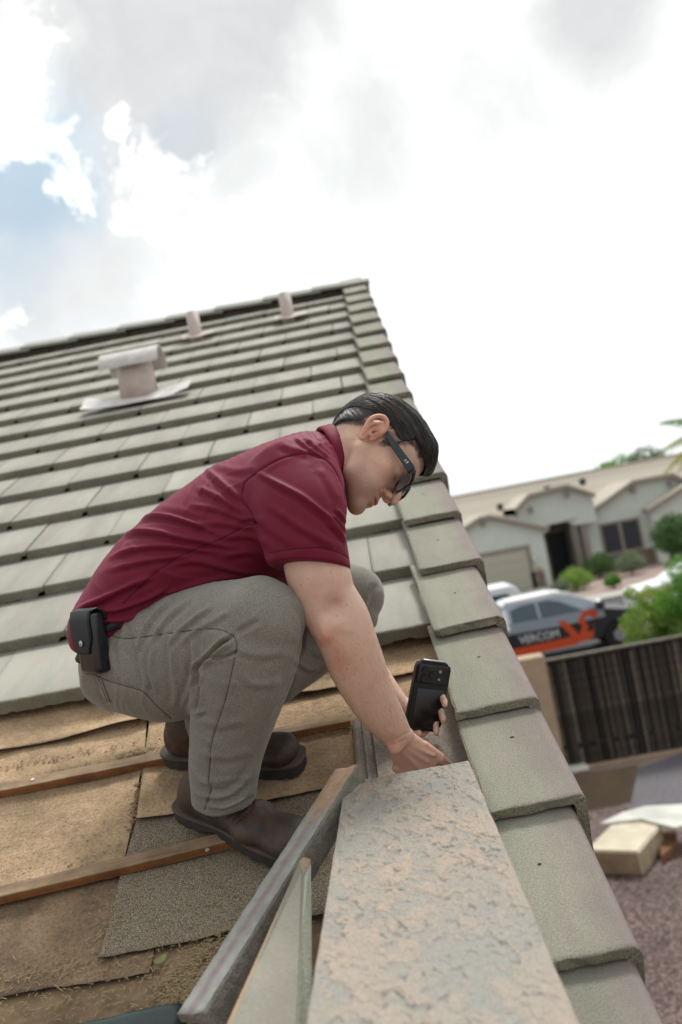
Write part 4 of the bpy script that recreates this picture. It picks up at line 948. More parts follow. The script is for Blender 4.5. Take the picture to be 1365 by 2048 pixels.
for (px, py, Y, w_, h_, key, lab) in ((1203, 1160, 48, 1.1, .75, 'dark', 'round dark green shrub in front of the window wall, left of the sage one'), (1265, 1148, 46.5, .9, .7, 'sage', 'round grey-green sage shrub in the pink gravel, right of the dark shrub'),
      (1155, 1185, 44.0, 1.0, .6, 'lime', 'low yellow-green shrub just above the truck roof'), (1125, 1195, 43.0, .5, .45, 'sage', 'small sage tuft beside the driveway above the truck'), (1230, 1185, 42, .45, .4, 'bright', 'small bright tuft in the pink gravel near the bushes')):
    p = at_y(px, py, Y); bush('shrub', lab, 'shrub', (p[0], Y, 0), [(0, 0, h_*.9, w_*.75, .7), (-.3*w_, 0, h_*.7, w_*.55, .7), (.35*w_, 0, h_*.8, w_*.55, .7), (.1*w_, 0, h_*1.2, w_*.5, .8)], 4500, .045, LF[key], int(px))
p = at_y(1345, 1070, 42.0)
tr = thing('garden_tree', 'small round-crowned tree with reddish leaning trunk in front of the far house', 'tree', (p[0]-.6, 42, 0))
zt = p[2]; bm = bmesh.new(); tube(bm, [(p[0]-1.0, 42, 0), (p[0]-.5, 42, .5), (p[0]-.1, 42, 1.1), (p[0], 42, zt)], [.08, .07, .05, .03], 8); tube(bm, [(p[0]-.3, 42, 0), (p[0]-.1, 42, .8), (p[0]+.2, 42, zt)], [.06, .05, .03], 8)
put('trunk', bm_mesh('trunk', bm), M['bark'], tr)
foliage('crown', [(p[0], 42, zt, .98), (p[0]-.25, 42, zt-.1, .65), (p[0]+.3, 42, zt-.2, .75), (p[0]+.1, 42, zt+.5, .6), (p[0]+.1, 42, zt-.8, .45)], 7000, .06, LF['dark'], tr, 8)
for (px, py, Y, w_, lab) in ((1212, 930, 70, 1.0, 'low green treetop showing behind the roof ridge, leftmost of three'), (1245, 921, 72, 1.3, 'wide green treetop behind the roof ridge, between two others'), (1290, 908, 71, 1.4, 'tallest dark green treetop behind the roof ridge, next to the palm')):
    p = at_y(px, py, Y); tt = thing('background_tree', lab, 'tree', (p[0], Y, 0), 'trees behind the far house')
    bm = bmesh.new(); tube(bm, [(p[0], Y, 0), (p[0]+.1, Y, 2.5), (p[0], Y, p[2])], [.25, .2, .08], 8); put('trunk', bm_mesh('trunk', bm), M['bark'], tt)
    foliage('crown', [(p[0], Y, p[2]-.6, w_), (p[0]-.6*w_, Y, p[2]-1.1, w_*.8), (p[0]+.7*w_, Y, p[2]-1.0, w_*.9), (p[0], Y, p[2]-1.6, w_*1.2)], 5000, .10, LF['bright' if px < 1280 else 'dark'], tt, int(px))
# palm: crown mostly beyond the right edge, its left fronds hang into the picture
p = at_y(1440, 850, 38)
pm = thing('palm_tree', 'palm whose yellow-green drooping fronds reach in from the right edge above the roof', 'palm', (p[0], 38, 0))
bm = bmesh.new(); tube(bm, [(p[0], 38, 0), (p[0]+.1, 38, p[2]*.5), (p[0], 38, p[2])], [.2, .15, .14], 10); put('trunk', bm_mesh('trunk', bm), M['bark'], pm)
def frond(az, el, L, droop, m, seed):
    rr = random.Random(seed); bm = bmesh.new(); pts = []; n = 16
    for i in range(n+1):
        s = i/n; r_ = L*s*1.3; pts.append(Vector((p[0]+math.cos(az)*math.cos(el)*r_, 38+math.sin(az)*math.cos(el)*r_, p[2]+math.sin(el)*r_-1.3*droop*s*s*L)))
    tube(bm, pts, [.022*(1-.8*i/n) for i in range(n+1)], 5)
    for i in range(2, n*3):
        s = i/(n*3); k = s*n; a = pts[int(k)].lerp(pts[min(n, int(k)+1)], k-int(k)); d = (pts[min(n, int(k)+1)]-pts[int(k)]).normalized()
        for sd in (-1, 1):
            side = d.cross(Vector((0, 0, 1))).normalized()*sd; ln = .55*math.sin(math.pi*(.15+.8*s))*rr.uniform(.8, 1.1)
            tip = a+side*ln*.6+d*ln*.45-Vector((0, 0, ln*rr.uniform(.6, 1.0)))
            w_ = d*.019; mid_ = (a+tip)/2+Vector((0, 0, .03))
            v = [bm.verts.new(q) for q in (a-w_, a+w_, mid_+w_, tip, mid_-w_)]; bm.faces.new(v)
    return put('frond', bm_mesh('frond', bm), m, pm)
frond(R(180), R(30), 2.1, .30, LF['pgreen'], 1); frond(R(185), R(3), 2.0, .28, LF['palm'], 2); frond(R(172), R(-14), 2.0, .35, LF['palm'], 3)
frond(R(200), R(-8), 1.9, .5, LF['palm'], 5); frond(R(0), R(20), 2, .5, LF['pgreen'], 6)
frond(R(90), R(25), 2, .5, LF['pgreen'], 7); frond(R(270), R(25), 1.8, .5, LF['pgreen'], 8); frond(R(45), R(40), 2, .5, LF['pgreen'], 9); frond(R(320), R(10), 2, .5, LF['palm'], 10)
# ================================================================== sculpting tools (signed distance fields turned into meshes)
def catmull(pts, n):
    p = np.array(pts, float); k = len(p)
    if k < 3: return np.array([p[0]+(p[-1]-p[0])*s for s in np.linspace(0, 1, n)])
    out = []
    for s in np.linspace(0, k-1-1e-6, n):
        i = int(s); u = s-i; a, b, c, d = p[max(i-1, 0)], p[i], p[i+1], p[min(i+2, k-1)]
        out.append(.5*((2*b)+(-a+c)*u+(2*a-5*b+4*c-d)*u*u+(-a+3*b-3*c+d)*u**3))
    return np.array(out)
def smin(a, b, k):
    h = np.clip(.5+.5*(b-a)/k, 0, 1); return b*(1-h)+a*h-k*h*(1-h)
class SDF:
    def __init__(s): s.p = []
    def add(s, fn, lo, hi, k=.01, op='u'): s.p.append((fn, np.array(lo, float), np.array(hi, float), k, op)); return s
    def cone(s, a, b, ra, rb, k=.01, op='u'):
        a, b = np.array(a, float), np.array(b, float); ab = b-a; L2 = max(ab.dot(ab), 1e-9)
        def fn(X, Y, Z):
            t = np.clip(((X-a[0])*ab[0]+(Y-a[1])*ab[1]+(Z-a[2])*ab[2])/L2, 0, 1)
            return np.sqrt((X-a[0]-t*ab[0])**2+(Y-a[1]-t*ab[1])**2+(Z-a[2]-t*ab[2])**2)-(ra+(rb-ra)*t)
        r = max(ra, rb); return s.add(fn, np.minimum(a, b)-r, np.maximum(a, b)+r, k, op)
    def chain(s, pts, rads, k=.01, op='u'):
        for i in range(len(pts)-1): s.cone(pts[i], pts[i+1], rads[i], rads[i+1], k, op)
        return s
    def ell(s, c, r, k=.01, op='u', axes=None):
        c = np.array(c, float); r = np.array(r, float); A = np.eye(3) if axes is None else np.array(axes, float)
        def fn(X, Y, Z):
            x, y, z = X-c[0], Y-c[1], Z-c[2]
            u = (x*A[0][0]+y*A[0][1]+z*A[0][2])/r[0]; v = (x*A[1][0]+y*A[1][1]+z*A[1][2])/r[1]; w = (x*A[2][0]+y*A[2][1]+z*A[2][2])/r[2]
            k0 = np.sqrt(u*u+v*v+w*w); k1 = np.sqrt((u/r[0])**2+(v/r[1])**2+(w/r[2])**2)+1e-9
            return k0*(k0-1)/k1
        R_ = max(r) if axes is not None else r; return s.add(fn, c-R_, c+R_, k, op)
    def ecap(s, p0, p1, u0, u1, a0, a1, b0, b1, k=.012, op='u', cap=1.0):
        p0, p1 = np.array(p0, float), np.array(p1, float); ax = p1-p0; L = np.linalg.norm(ax)+1e-9; w = ax/L
        u = nrm(u0+u1); u = nrm(u-w*u.dot(w)); v = np.cross(w, u)
        def fn(X, Y, Z):
            x, y, z = X-p0[0], Y-p0[1], Z-p0[2]
            q = x*w[0]+y*w[1]+z*w[2]; t = np.clip(q/L, 0, 1); e = q-t*L
            a = a0+(a1-a0)*t; b = b0+(b1-b0)*t; m = np.minimum(a, b)
            ru = (x*u[0]+y*u[1]+z*u[2])/a; rv = (x*v[0]+y*v[1]+z*v[2])/b
            return (np.sqrt(ru*ru+rv*rv+(e/(m*cap))**2)-1)*m
        r = max(a0, a1, b0, b1); return s.add(fn, np.minimum(p0, p1)-r, np.maximum(p0, p1)+r, k, op)
    def limb(s, samples, k=.02, cap=.8, sub=6, cap2=None):
        """samples: (left pixel, right pixel, depth, half depth in metres) along the limb; one swept solid without bulges at the joints"""
        arr = np.array([[*l, *r, z, b] for l, r, z, b in samples], float)
        arr = catmull(arr, (len(arr)-1)*6+1); segs = []; cap2 = cap if cap2 is None else cap2; n = len(arr)-1
        pts = [Q((a[0]+a[2])/2, (a[1]+a[3])/2, a[4]) for a in arr]; Us = [Q(a[0], a[1], a[4])-Q(a[2], a[3], a[4]) for a in arr]
        for i in range(n):
            ax = pts[i+1]-pts[i]; L = np.linalg.norm(ax)+1e-9; w = ax/L; u = nrm(nrm(Us[i])+nrm(Us[i+1])); u = nrm(u-w*u.dot(w)); v = np.cross(w, u)
            cc = cap if i == 0 else (cap2 if i == n-1 else .8)
            segs.append((pts[i], w, u, v, L, np.linalg.norm(Us[i])/2, np.linalg.norm(Us[i+1])/2, arr[i][5], arr[i+1][5], cap if i == 0 else .35, cap2 if i == n-1 else .35))
        def one(sg, X, Y, Z):
            p0, w, u, v, L, a0, a1, b0, b1, c0, c1 = sg; x, y, z = X-p0[0], Y-p0[1], Z-p0[2]
            q = x*w[0]+y*w[1]+z*w[2]; t = np.clip(q/L, 0, 1); e = q-t*L; a = a0+(a1-a0)*t; b = b0+(b1-b0)*t; m = np.minimum(a, b)
            ru = (x*u[0]+y*u[1]+z*u[2])/a; rv = (x*v[0]+y*v[1]+z*v[2])/b; c = np.where(e < 0, c0, c1)
            return (np.sqrt(ru*ru+rv*rv+(e/(m*c))**2)-1)*m
        first = True; base = []
        for sg in segs:
            r = max(sg[5:9]); p1 = sg[0]+sg[1]*sg[4]; base.append((np.minimum(sg[0], p1)-r, np.maximum(sg[0], p1)+r))
        lo = np.min([b_[0] for b_ in base], 0); hi = np.max([b_[1] for b_ in base], 0)
        def fn(X, Y, Z):
            F = np.full(np.broadcast_shapes(X.shape, Y.shape, Z.shape), .08, np.float32); xa, ya, za = X[:, 0, 0], Y[0, :, 0], Z[0, 0, :]
            for sg, (l_, h_) in zip(segs, base):
                mg = .022; sl = []
                for ax_, q in ((xa, 0), (ya, 1), (za, 2)):
                    i0 = np.searchsorted(ax_, l_[q]-mg); i1 = np.searchsorted(ax_, h_[q]+mg); sl.append(slice(i0, i1))
                if any(q.stop <= q.start for q in sl): continue
                sl = tuple(sl); d = one(sg, X[sl[0]], Y[:, sl[1]], Z[:, :, sl[2]]); F[sl] = np.minimum(F[sl], d)
            return F
        return s.add(fn, lo, hi, k)
    def plane(s, p, n, k=.004):
        """keep the side the normal points away from"""
        p, n = np.array(p, float), nrm(n)
        return s.add(lambda X, Y, Z: -((X-p[0])*n[0]+(Y-p[1])*n[1]+(Z-p[2])*n[2]), [-9]*3, [9]*3, k, 'cut')
    def mesh(s, h, smooth=1):
        un = [q for q in s.p if q[4] == 'u']
        lo = np.min([q[1] for q in un], 0)-3*h; hi = np.max([q[2] for q in un], 0)+3*h
        n = np.ceil((hi-lo)/h).astype(int)+1; ax = [lo[i]+h*np.arange(n[i]) for i in range(3)]
        F = np.full(n, .06, np.float32)
        for fn, a, b, k, op in s.p:
            m = k+2*h; a, b = np.minimum(a, b), np.maximum(a, b); i0 = np.clip(np.floor((a-m-lo)/h).astype(int), 0, n-1); i1 = np.clip(np.ceil((b+m-lo)/h).astype(int)+1, 1, n)
            if np.any(i1 <= i0): continue
            sl = tuple(slice(i0[i], i1[i]) for i in range(3))
            X = ax[0][sl[0]][:, None, None]; Y = ax[1][sl[1]][None, :, None]; Z = ax[2][sl[2]][None, None, :]
            d = fn(X, Y, Z); d = np.broadcast_to(d, F[sl].shape)
            if op == 'u': F[sl] = smin(F[sl], d, k)
            else: F[sl] = -smin(-F[sl], d, k)      # 's' and 'cut' both carve
        S = F < 0
        mixd = np.zeros(n-1, bool); allin = np.ones(n-1, bool)
        offs = [(i, j, k) for i in (0, 1) for j in (0, 1) for k in (0, 1)]
        for o in offs:
            q = S[o[0]:n[0]-1+o[0], o[1]:n[1]-1+o[1], o[2]:n[2]-1+o[2]]; mixd |= q; allin &= q
        act = mixd & ~allin; idx = np.argwhere(act); nv = len(idx)
        vid = np.full(act.shape, -1, np.int32); vid[act] = np.arange(nv)
        val = np.stack([F[idx[:, 0]+o[0], idx[:, 1]+o[1], idx[:, 2]+o[2]] for o in offs], 1)
        acc = np.zeros((nv, 3)); cnt = np.zeros(nv)
        for a in range(8):
            for b in range(a+1, 8):
                if sum(x != y for x, y in zip(offs[a], offs[b])) != 1: continue
                c = (val[:, a] < 0) != (val[:, b] < 0)
                t = np.where(c, val[:, a]/(val[:, a]-val[:, b]+1e-12), 0)[:, None]
                pnt = np.array(offs[a])+(np.array(offs[b])-np.array(offs[a]))*t
                acc[c] += pnt[c]; cnt[c] += 1
        V = lo+(idx+acc/cnt[:, None])*h
        faces = []
        for d in range(3):
            e0 = [slice(1, n[i]-1) for i in range(3)]; e0[d] = slice(0, n[d]-1); e1 = list(e0); e1[d] = slice(1, n[d])
            A, B = S[tuple(e0)], S[tuple(e1)]
            for flip, C_ in ((False, A & ~B), (True, ~A & B)):
                ii = np.argwhere(C_)
                if not len(ii): continue
                ii = ii+np.array([0 if i == d else 1 for i in range(3)])
                a1, a2 = (d+1) % 3, (d+2) % 3; o1 = np.zeros(3, int); o1[a1] = 1; o2 = np.zeros(3, int); o2[a2] = 1
                g = lambda q: vid[q[:, 0], q[:, 1], q[:, 2]]
                qd = np.stack([g(ii), g(ii-o1), g(ii-o1-o2), g(ii-o2)], 1)
                faces.append(qd[:, ::-1] if flip else qd)
        Fc = np.concatenate(faces); Fc = Fc[(Fc >= 0).all(1)]
        for _ in range(smooth): V = lap(V, Fc, .5)
        return V, Fc
def edges_of(Fc):
    e = np.concatenate([Fc[:, [i, (i+1) % 4]] for i in range(4)]); e.sort(1); return np.unique(e, axis=0)
def lap(V, Fc, w=.5, mask=None, e=None):
    e = edges_of(Fc) if e is None else e; n = len(V); s = np.zeros((n, 3)); c = np.bincount(e.ravel(), minlength=n)+1e-9
    for a in range(3):
        s[:, a] = np.bincount(e[:, 0], V[e[:, 1], a], n)+np.bincount(e[:, 1], V[e[:, 0], a], n)
    T = s/c[:, None]; ww = w if mask is None else (w*mask)[:, None]
    return V*(1-ww)+T*ww
def normals(V, Fc):
    nf = np.cross(V[Fc[:, 2]]-V[Fc[:, 0]], V[Fc[:, 3]]-V[Fc[:, 1]]); N = np.zeros_like(V)
    for i in range(4):
        for a in range(3): N[:, a] += np.bincount(Fc[:, i], nf[:, a], len(V))
    return N/(np.linalg.norm(N, axis=1)[:, None]+1e-12)
def project(V): return CX-F_PX*V[:, 0]/V[:, 2], CY+F_PX*V[:, 1]/V[:, 2]
def poly_dist(px, py, pts, n=None):
    pl = catmull(pts, max(6, len(pts)*5)) if len(pts) > 2 else np.array(pts, float)
    best = np.full(len(px), 1e9); side = np.zeros(len(px)); tt = np.zeros(len(px)); m = len(pl)-1
    for i in range(m):
        a, b = pl[i], pl[i+1]; d = b-a; L2 = d.dot(d)+1e-9
        t = np.clip(((px-a[0])*d[0]+(py-a[1])*d[1])/L2, 0, 1); dx, dy = px-a[0]-t*d[0], py-a[1]-t*d[1]; q = np.hypot(dx, dy)
        u = q < best; best[u] = q[u]; side[u] = np.sign(d[0]*dy-d[1]*dx)[u]; tt[u] = (i+t[u])/m
    return best, side, tt
def sculpt(V, Fc, folds, kind_default='fold', zmax=None):
    """folds: (points in pixels, width px, height mm, type): raised folds and sewn seams pressed into the mesh"""
    N = normals(V, Fc); px, py = project(V); view = -V/np.linalg.norm(V, axis=1)[:, None]; face = np.clip((N*view).sum(1)*2.2+.25, 0, 1)
    D = np.zeros(len(V))
    for f in folds:
        pts, w, a = f[0], f[1], f[2]; ty = f[3] if len(f) > 3 else 'fold'
        lo = np.min(pts, 0)-w*5; hi = np.max(pts, 0)+w*5
        m = np.where((px > lo[0]) & (px < hi[0]) & (py > lo[1]) & (py < hi[1]) & (face > 0))[0]
        if zmax is not None: m = m[-V[m, 2] < zmax]
        if not len(m): continue
        d, s, t = poly_dist(px[m], py[m], pts); tap = np.clip(np.minimum(t, 1-t)*5+.15, 0, 1) if ty != 'seam' else 1.
        if ty == 'fold': g = np.exp(-(d/w)**2)-.65*np.exp(-((d*s-1.7*w)/w)**2)
        elif ty == 'groove': g = -np.exp(-(d/w)**2)+.35*np.exp(-((d-2*w)/w)**2)
        elif ty == 'seam': g = -np.exp(-(d/w)**2)
        else: g = np.exp(-(d/w)**2)
        D[m] += g*tap*a*.001
    return V+N*(D*face)[:, None]
def wrinkles(V, Fc, zones):
    """fine cloth ripples: (mask function of pixel position, direction across the ripples, ripples per metre, stretch, height in mm)"""
    N = normals(V, Fc); px, py = project(V); view = -V/np.linalg.norm(V, axis=1)[:, None]; face = np.clip((N*view).sum(1)*2+.3, 0, 1); D = np.zeros(len(V))
    for mk, dr, fr, st, am, sd in zones:
        w = mk(px, py)*face; idx = np.where(w > .02)[0]; a, b = np.array(dr)/np.hypot(*dr)
        for i in idx:
            x_, y_ = V[i, 0], V[i, 1]; s_, t_ = x_*a+y_*b, -x_*b+y_*a
            q = noise.noise(Vector((s_*fr+1.2*noise.noise(Vector((s_*6, t_*9, sd+5))), t_*st, sd))); D[i] += w[i]*am*.001*((1-min(1, abs(q)*2.6))**2-.3)
    return V+N*D[:, None]
def to_world(V): return CAM+V@MC.T
def person_mesh(name, V, Fc, o):
    me = mesh_np(name, to_world(V)-np.array(o), Fc); return me
def color_attr(me, rgb):
    a = me.color_attributes.new('tint', 'FLOAT_COLOR', 'POINT'); c = np.ones((len(rgb), 4), np.float32); c[:, :3] = rgb; a.data.foreach_set('color', c.ravel())
# ================================================================== materials for the man
def cloth_mat(name, col, rough, weave, wstr, mottled=.12, sheen=.0, spec=.2, sc=6):
    def ex(t, tcn, c):
        k = t.ramp(t.noise(tcn, weave, 2, .6), [(.3, 1-mottled*1.6), (.7, 1+mottled*1.6)])
        return t.n('ShaderNodeVectorMath', operation='MULTIPLY', i_0=c, i_1=k).outputs[0]
    m = mat(name, col, rough, noise_s=[(sc, mottled*.5)], bump=[(weave, wstr)], extra=ex, spec=spec)
    b = m.node_tree.nodes['Principled BSDF']; b.inputs['Sheen Weight'].default_value = sheen; b.inputs['Sheen Roughness'].default_value = .4
    return m
M['shirt'] = cloth_mat('maroon_polyester', (.150, .0085, .026), .60, 900, .0003, .05, .14, .18, 3)
M['shirt'].node_tree.nodes['Principled BSDF'].inputs['Sheen Tint'].default_value = (.75, .25, .40, 1)
M['pants'] = cloth_mat('grey_brown_canvas', (.22, .208, .175), .92, 520, .0008, .22, .3, .1, 5)
def skin_material():
    m = bpy.data.materials.new('skin'); m.use_nodes = True; t = NT(m.node_tree); b = m.node_tree.nodes['Principled BSDF']
    tcn = t.n('ShaderNodeTexCoord').outputs['Object']
    at = t.n('ShaderNodeAttribute', attribute_name='tint').outputs['Color']
    k = t.mix(t.ramp(t.noise(tcn, 30, 5, .65), [(.35, 0), (.7, .75)]), (.66, .44, .33), (.60, .345, .255))
    k = t.mix(t.ramp(t.noise(tcn, 8, 3, .6), [(.4, 0), (.7, .6)]), k, (.66, .48, .37))
    fr = t.ramp(t.noise(tcn, 160, 2, .5), [(.64, 0), (.74, .6)]); k = t.mix(fr, k, (.42, .18, .11))
    c = t.n('ShaderNodeVectorMath', operation='MULTIPLY', i_0=k, i_1=at).outputs[0]
    t.l(c, b.inputs['Base Color']); b.inputs['Roughness'].default_value = .48; b.inputs['Specular IOR Level'].default_value = .4
    b.inputs['Subsurface Weight'].default_value = .25; b.inputs['Subsurface Radius'].default_value = (1, .35, .2); b.inputs['Subsurface Scale'].default_value = .006
    h = t.n('ShaderNodeBump', i_Strength=1., i_Distance=.0004, i_Height=t.noise(tcn, 700, 3, .6)).outputs[0]
    h = t.n('ShaderNodeBump', i_Strength=1., i_Distance=.0012, i_Height=t.noise(tcn, 60, 3, .6), i_Normal=h).outputs[0]
    t.l(h, b.inputs['Normal']); return m
M['skin'] = skin_material()
def hair_material():
    m = bpy.data.materials.new('hair'); m.use_nodes = True; t = NT(m.node_tree); b = m.node_tree.nodes['Principled BSDF']
    u = t.n('ShaderNodeUVMap', uv_map='strand').outputs[0]
    mp = t.n('ShaderNodeMapping', i_Vector=u); mp.inputs['Scale'].default_value = (120, 5, 1)
    s = t.noise(mp.outputs[0], 1., 4, .6, .3)
    t.l(t.mix(t.ramp(s, [(.35, 0), (.75, 1)]), (.006, .005, .0048), (.040, .030, .024)), b.inputs['Base Color'])
    b.inputs['Roughness'].default_value = .36; b.inputs['Specular IOR Level'].default_value = .55
    mp2 = t.n('ShaderNodeMapping', i_Vector=u); mp2.inputs['Scale'].default_value = (48, 2.2, 1)
    h = t.n('ShaderNodeBump', i_Strength=1., i_Distance=.004, i_Height=s).outputs[0]
    h = t.n('ShaderNodeBump', i_Strength=1., i_Distance=.004, i_Height=t.noise(mp2.outputs[0], 1., 3, .6, .4), i_Normal=h).outputs[0]
    t.l(h, b.inputs['Normal']); return m
M['hair'] = hair_material()
def boot_ex(t, tcn, c):
    k = t.ramp(t.noise(tcn, 22, 5, .65), [(.4, 0), (.62, .75)])
    return t.mix(k, c, (.085, .052, .036))
M['boot'] = mat('brown_oiled_leather', (.032, .020, .016), .55, bump=[(60, .0010), (320, .0004)], extra=boot_ex, spec=.45)
M['sole'] = mat('dark_rubber_sole', (.045, .040, .036), .8, bump=(150, .0006), noise_s=[(30, .3)])
M['welt'] = mat('worn_welt', (.11, .085, .068), .8, bump=(300, .001))
M['stitch'] = mat('orange_brown_thread', (.20, .075, .028), .7)
M['blackleather'] = mat('shiny_black_leather', (.010, .011, .014), .22, bump=[(30, .0008)], spec=.7, extra=lambda t, tc_, c: t.mix(t.ramp(t.noise(tc_, 26, 5, .7), [(.60, 0), (.70, .8)]), c, (.14, .05, .018)))
M['flapleather'] = mat('matt_black_leather', (.018, .021, .024), .5, bump=[(200, .0004)])
M['frame_black'] = mat('dark_blue_black_acetate', (.008, .016, .024), .38, spec=.5)
M['phone_black'] = mat('black_rubber_case', (.006, .008, .010), .4, spec=.5, bump=(30, .0003))
M['phone_dark'] = mat('smudged_black_plate', (.010, .010, .011), .3, noise_s=[(30, .5)], spec=.5)
M['phone_silver'] = mat('grey_metal_rim', (.30, .31, .32), .35, metal=.6)
M['lens'] = mat('camera_lens_glass', (.02, .02, .02), .05, spec=1)
def glass_mat():
    m = bpy.data.materials.new('grey_gradient_lens'); m.use_nodes = True; t = NT(m.node_tree); b = m.node_tree.nodes['Principled BSDF']
    b.inputs['Base Color'].default_value = (.05, .045, .045, 1); b.inputs['Roughness'].default_value = .06; b.inputs['Specular IOR Level'].default_value = .8
    tr = t.n('ShaderNodeBsdfTransparent', i_Color=(.55, .50, .48, 1)); ms = t.n('ShaderNodeMixShader', i_0=.5, i_1=b.outputs[0], i_2=tr.outputs[0])
    t.l(ms.outputs[0], m.node_tree.nodes['Material Output'].inputs['Surface']); return m
M['glass'] = glass_mat()
# ================================================================== the man
O_MAN = RP(-.40, 1.50, HD)
man = thing('person', 'man in a maroon polo shirt and grey-brown trousers squatting on the stripped roof, looking down', 'person', O_MAN)
MWM = Matrix.Translation(Vector(O_MAN))
# ---- head frame
hxv = nrm([.11, .40, .91]); hyv = np.array([.60, -.78, .28]); hyv = nrm(hyv-hxv*hyv.dot(hxv)); hzv = np.cross(hxv, hyv)
HM = np.array([hxv, hyv, hzv])                       # rows: head axes in camera frame
ZH = 1.95
lens_near = Q(807, 964, ZH-.035)
HO = lens_near-(HM.T@np.array([.034, .099, -.004]))
def h2q(p): return HO+np.asarray(p)@HM
def q2h(q): return (np.asarray(q)-HO)@HM.T
H = SDF()
H.ell((0, -.018, .040), (.074, .096, .078), .02)
H.ell((0, .020, .040), (.066, .073, .066), .03)
H.ell((0, .030, -.030), (.058, .055, .070), .03)
H.ell((0, -.050, .005), (.062, .055, .060), .03)
for s in (-1, 1):
    H.cone((s*.058, -.004, -.045), (s*.046, .030, -.083), .014, .014, .03); H.cone((s*.046, .030, -.083), (s*.014, .078, -.103), .014, .014, .025)
    H.ell((s*.046, .052, -.028), (.022, .024, .022), .022)
    H.ell((s*.030, .062, -.066), (.026, .024, .030), .022)
    H.cone((s*.012, .088, .014), (s*.044, .070, .016), .0085, .008, .014)
H.ell((0, .060, -.078), (.032, .028, .034), .02)
H.ell((0, .078, -.103), (.021, .014, .015), .014)
for s in (-1, 1): H.ell((s*.033, .098, -.003), (.021, .0165, .013), .014, 's')
for s in (-1, 1):
    H.ell((s*.032, .0715, -.004), (.0145, .0125, .0125), .008)
    H.cone((s*.020, .0835, -.008), (s*.043, .0765, -.006), .0032, .0028, .004)
H.chain([(0, .084, .008), (0, .096, -.006), (0, .108, -.022), (0, .1150, -.0335)], [.0075, .0072, .0076, .0082], .009)
for s in (-1, 1):
    H.ell((s*.0125, .098, -.0385), (.0078, .011, .0078), .006); H.ell((s*.0065, .103, -.0465), (.0032, .0055, .0032), .003, 's')
    H.cone((s*.019, .092, -.034), (s*.034, .080, -.060), .0025, .0025, .006, 's')
H.ell((0, .0905, -.0640), (.023, .0085, .0062), .006); H.ell((0, .0885, -.0755), (.020, .0088, .0068), .006)
H.ell((0, .0985, -.0696), (.021, .009, .0016), .003, 's')
H.ell((0, .098, -.0865), (.016, .008, .0045), .008, 's')
H.cone((0, .0985, -.052), (0, .098, -.060), .0022, .0028, .005, 's')
# ear on both sides: a bowl with a rolled rim and a lobe
for s in (-1, 1):
    e = lambda y, z, x=0: (s*(.0735+x), y-.007, z-.002)
    rim = [e(.004, -.016, .001), e(.006, .004, .004), e(.004, .020, .009), e(-.006, .030, .014), e(-.018, .029, .018), e(-.027, .017, .019), e(-.028, .001, .017), e(-.021, -.014, .012), e(-.013, -.025, .008)]
    H.chain([tuple(q) for q in catmull(rim, 26)], [.0042]*26, .003)
    H.ell(e(-.012, .004, .006), (.0055, .017, .024), .006)
    H.ell(e(-.009, -.029, .004), (.0048, .0075, .009), .005)
    H.ell(e(-.010, .000, .013), (.006, .009, .0125), .004, 's')
    H.ell(e(-.004, -.004, .010), (.010, .0045, .006), .003, 's')
    H.chain([e(-.018, -.012, .012), e(-.019, .004, .0135), e(-.014, .016, .012)], [.0028]*3, .004)
    H.ell(e(.001, -.006, .008), (.0035, .003, .006), .003)
# neck down into the collar
nk0 = np.array([0, -.040, -.040]); nk1 = q2h(Q(640, 945, 1.985)); nk2 = q2h(Q(600, 985, 1.99))
H.ecap((0, -.030, -.030), nk1, np.array([1., 0, 0]), np.array([1., 0, 0]), .056, .060, .058, .064, .02)
H.ecap(nk1, nk2, np.array([1., 0, 0]), np.array([1., 0, 0]), .060, .085, .064, .08, .02)
H.cone((.040, -.035, -.045), q2h(Q(672, 985, 1.93)), .012, .010, .02)
HV, HF = H.mesh(.0020, 1)
print('head', len(HV))
# tints: stubble, lips, ear, faded hair at the nape
def smooth(a, b, x): t = np.clip((x-a)/(b-a), 0, 1); return t*t*(3-2*t)
x, y, z = HV.T; tint = np.ones((len(HV), 3))
def tintmix(w, c): global tint; tint = tint*(1-w[:, None])+tint*np.array(c)*w[:, None]
def blob(c, r): return np.exp(-(((x-c[0])/r[0])**2+((y-c[1])/r[1])**2+((z-c[2])/r[2])**2))
lips = np.maximum(blob((0, .096, -.064), (.024, .012, .006)), blob((0, .095, -.0755), (.021, .012, .0065))); tintmix(np.clip(lips*1.3, 0, 1)*.8, (.86, .50, .52))
tintmix(np.exp(-((z+.0696)/.0022)**2)*(y > .082)*(np.abs(x) < .024)*.8, (.35, .2, .2))
st = smooth(-.045, -.075, z)*smooth(.0, .04, y)+np.clip(blob((0, .095, -.055), (.03, .02, .007)), 0, 1)*.8
st *= 1-np.clip(lips*1.3, 0, 1); st *= (.8+.4*rng.rand(len(st))); tintmix(np.clip(st, 0, 1)*.72, (.62, .60, .62))
ear = (np.abs(x) > .0765) & (np.abs(y+.010) < .035); tintmix(ear*.6, (1.02, .76, .70))
tintmix(np.exp(-((np.abs(x)-.0815)/.006)**2-((y+.007)/.008)**2-((z+.001)/.010)**2)*.6, (.45, .30, .27))
cheek = blob((.05, .055, -.03), (.03, .03, .025))+blob((-.05, .055, -.03), (.03, .03, .025)); tintmix(cheek*.5, (1.0, .80, .76))
tintmix(blob((0, .115, -.036), (.016, .016, .014))*.5, (1.0, .74, .70))
